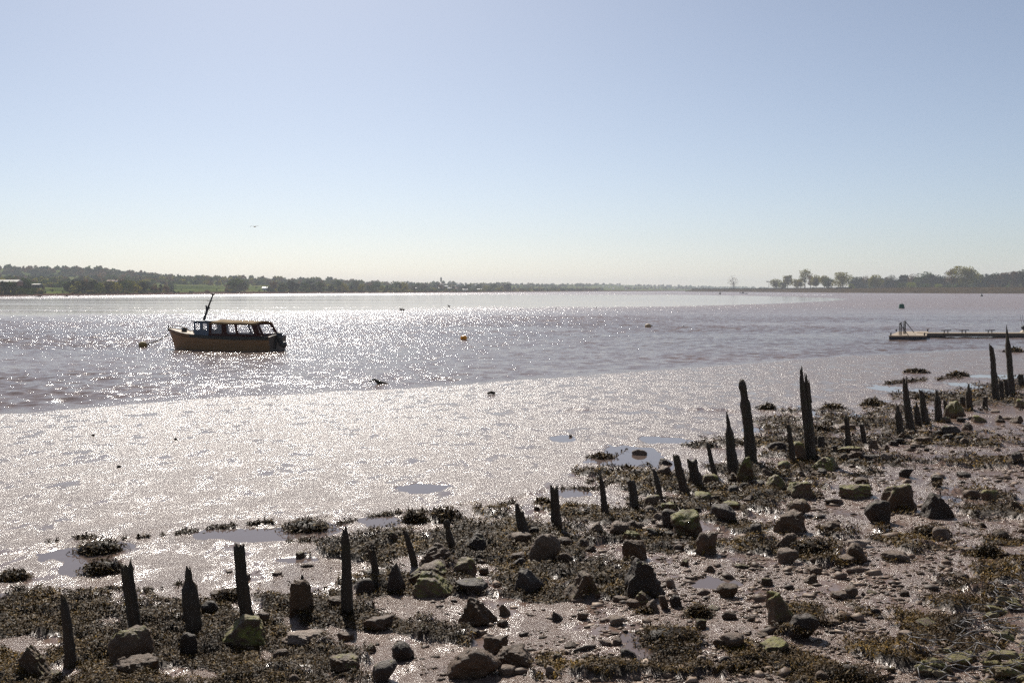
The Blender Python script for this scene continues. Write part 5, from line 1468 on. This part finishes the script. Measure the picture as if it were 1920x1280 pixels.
for k in range(1500):
    px = rnd.uniform(-60, 1130); t = rnd.uniform(.035, .24)
    if clearing(px, float(land_y(px, t))) or (88 < px < 128): continue
    x, y, z = [float(q) for q in land_pt(px, t)]; h = rnd.uniform(3.2, 8) * y / F * (1 - .4 * max(0, px / 960)); sp.append((x, y, z - .3, h * rnd.uniform(1.2, 2.2), h, rnd.choices([0, 1, 2, 3, 4], [4, 3, 1, 1.5, 2])[0]))
wood_mass('woodland', 'hazy far-off woodland covering the low hills behind the left shore', sp, ['dark', 'mid', 'grey', 'brown', 'olive'])
sp = []
for k in range(1700):
    px = rnd.uniform(-1100, 700); f = rnd.uniform(1.02, 1.28); D = 1500 * f
    yy = np.interp(px, RX, RY) + 2.5; zc = CH + (HOR - yy) / F * 1500 * 1.25; z = 4 + (zc - 4) * (f - 1) / .25 if f < 1.25 else zc
    h = rnd.uniform(7, 13); sp.append(((px - 960) / F * D, D, float(z) - 2, rnd.uniform(11, 18), h, rnd.choices([0, 1, 2, 3], [2, 2, 3, 3])[0]))
wood_mass('ridge_woodland', 'blue-grey wood covering the high ridge at the far left', sp, ['dark', 'mid', 'grey', 'brown'], 60)
sp = []
for k in range(420):
    px = rnd.uniform(1600, 2550); f = rnd.uniform(1.24, 1.5); D = float(bankD(px, f)); top = 519 + rnd.uniform(-3, 6) - (4 if px > 1860 else 0); base = bankbase(px) - 1
    h = (base - top) * D / F; sp.append(((px - 960) / F * D, D, CH + (HOR - base) / F * D - 1, h * .8, h, rnd.choices([0, 1, 2, 3], [4, 2, 1, 2])[0]))
wood_mass('bank_woodland', 'dark continuous wood behind the single trees of the right bank', sp, ['dark', 'mid', 'grey', 'brown'], 90)

# hedge / fence line along the spit
m = MB()
for k in range(60):
    px = 1300 + k * 5; D = float(bankD(px, 1.04)); P = at_y(px, bankbase(px), D); m.box((P.x, D, P.z + .6), (D * 5.2 / F, .6, 2.6 + rnd.uniform(-.9, .9)))
tag(m.build('low_hedge', LEAF['dark']), 'long low dark hedge running along the top of the spit embankment', 'hedge')

# moored craft at the far left shore, wakes, stakes, birds
for (px, wl, w, h, lab) in [(73, 556.4, 13, 2.2, 'longest dark moored barge at the far left shore'), (124, 555.8, 8, 2.2, 'dark moored workboat right of the longest barge'), (146, 555.4, 6, 1.4, 'small dark moored skiff, rightmost of three at the far shore')]:
    D = CH * F / (wl - HOR); s = D / F; P = at_y(px, wl, D)
    r_ = empty('moored_boat', (P.x, D, 0)); tag(r_, lab, 'boat')
    m = MB(); rg = [[(x * w * s / 2, -b * w * s * .12, -.1), (x * w * s / 2, b * w * s * .12, -.1), (x * w * s / 2, b * w * s * .16, h * s * zf), (x * w * s / 2, -b * w * s * .16, h * s * zf)] for x, b, zf in ((-1, .15, .8), (-.7, .8, .6), (0, 1, .55), (.8, .9, .6), (1, .7, .65))]
    m.loft(rg, sm=False); m.build('hull', M['black'], r_)
    m = MB(); m.box((w * s * .15, 0, h * s * .7), (w * s * .35, w * s * .14, h * s * .6)); m.build('cabin', M['darkmetal'], r_)
def speedboat(px, wl, w, lab):
    D = CH * F / (wl - HOR); s = D / F; P = at_y(px, wl, D)
    r_ = empty('speedboat', (P.x, D, 0), 0); tag(r_, lab, 'boat', None)
    m = MB(); L = w * s
    m.loft([[(x * L / 2, -b * L * .16, 0), (x * L / 2, b * L * .16, 0), (x * L / 2, b * L * .2, z * L), (x * L / 2, -b * L * .2, z * L)] for x, b, z in ((-1, .1, .22), (-.5, .7, .17), (.2, 1, .15), (1, .95, .15))], sm=False)
    m.build('hull', M['white'], r_)
    m = MB(); m.box((L * .2, 0, L * .2), (L * .35, L * .2, L * .14)); m.build('cockpit', M['darkmetal'], r_)
speedboat(1391, 550.2, 9, 'white speedboat running left across the far water by the spit')
speedboat(1399, 551.0, 6, 'smaller second speedboat just behind the white speedboat')
M['foam'] = simple('foam', (.85, .85, .85), .7)
def wake(x0, x1, y0, y1):
    m = MB(); n = 60
    for k in range(n):
        px = rnd.uniform(x0, x1); py = y0 + (y1 - y0) * (px - x0) / (x1 - x0) + rnd.gauss(0, .12); D = CH * F / (py - HOR); P = at_y(px, py, D)
        m.ell((P.x, D, .05), (rnd.uniform(.6, 2.2) * D / F, 1.4, .22), 7, 4)
    o = m.build('wake_foam', M['foam']); tag(o, 'white broken foam of the speedboat wake on the far water', 'foam', None, 'stuff')
wake(1404, 1560, 551.2, 553.6)
for k, px in enumerate([477 + 0]):
    D = 60.; P = at_y(477.5, 425, D); r_ = empty('gull', P); tag(r_, 'small gull gliding in the sky above the boat', 'bird')
    m = MB(); m.ell((0, 0, 0), (.07, .035, .03), 10, 6)
    for sd, tip in ((-1, -.03), (1, .06)):
        m.loft([[(sd * .03, .04, .01), (sd * .03, -.05, .01), (sd * .03, -.05, .02), (sd * .03, .04, .02)], [(sd * .2, .03, .05), (sd * .2, -.04, .05), (sd * .2, -.04, .055), (sd * .2, .03, .055)], [(sd * .27, -.02, tip), (sd * .27, -.04, tip), (sd * .27, -.04, tip + .004), (sd * .27, -.02, tip + .004)]], sm=False)
    m.build('body', M['palebuoy'], r_)
def wader(px, base, lab):
    D = CH * F / (base - HOR); s = D / F; P = at_y(px, base, D); r_ = empty('wading_bird', (P.x, D, .04)); tag(r_, lab, 'bird')
    m = MB(); m.ell((0, 0, .5), (.28, .14, .17), 10, 7); m.ell((-.2, 0, .74), (.09, .07, .09), 8, 6); m.tube([(-.12, 0, .58), (-.2, 0, .72)], .06, 6); m.tube([(-.27, 0, .73), (-.45, 0, .68)], [.02, .008], 5)
    m.tube([(.03, .03, .4), (.03, .03, 0)], .015, 4); m.tube([(.0, -.03, .4), (.0, -.03, 0)], .015, 4); m.build('body', M['darkmetal'], r_)
wader(752, 586, 'dark wading bird, left of a pair on the tidal flat edge'); wader(756, 586.3, 'dark wading bird, right of a pair on the tidal flat edge'); wader(842, 579, 'single dark wading bird standing on the tidal flat')
for (px, b, h, lab) in [(975, 582, 4, 'thin mooring stake on the flat, left of three'), (1042, 581, 5, 'taller thin stake on the flat, middle of three'), (1118, 579, 4, 'thin stake on the flat, right of three')]:
    D = CH * F / (b - HOR); P = at_y(px, b, D); m = MB(); m.tube([(P.x, D, -.1), (P.x + .05, D, h * D / F)], .05, 6); tag(m.build('mooring_stake', M['wood']), lab, 'stake')

# ------------------------------------------------------------------ haze
hz = MB(); hz.box((0, 3000, 31.5), (12800, 6900, 73))
t = NT('haze_air'); v = t.N.new('ShaderNodeVolumePrincipled'); v.inputs['Color'].default_value = (.84, .90, 1.0, 1); v.inputs['Density'].default_value = .00015; v.inputs['Anisotropy'].default_value = 0.0
t.l(v.outputs[0], t.out.inputs['Volume']); t.N.remove(t.p)
tag(hz.build('haze', t.m), kind='stuff')
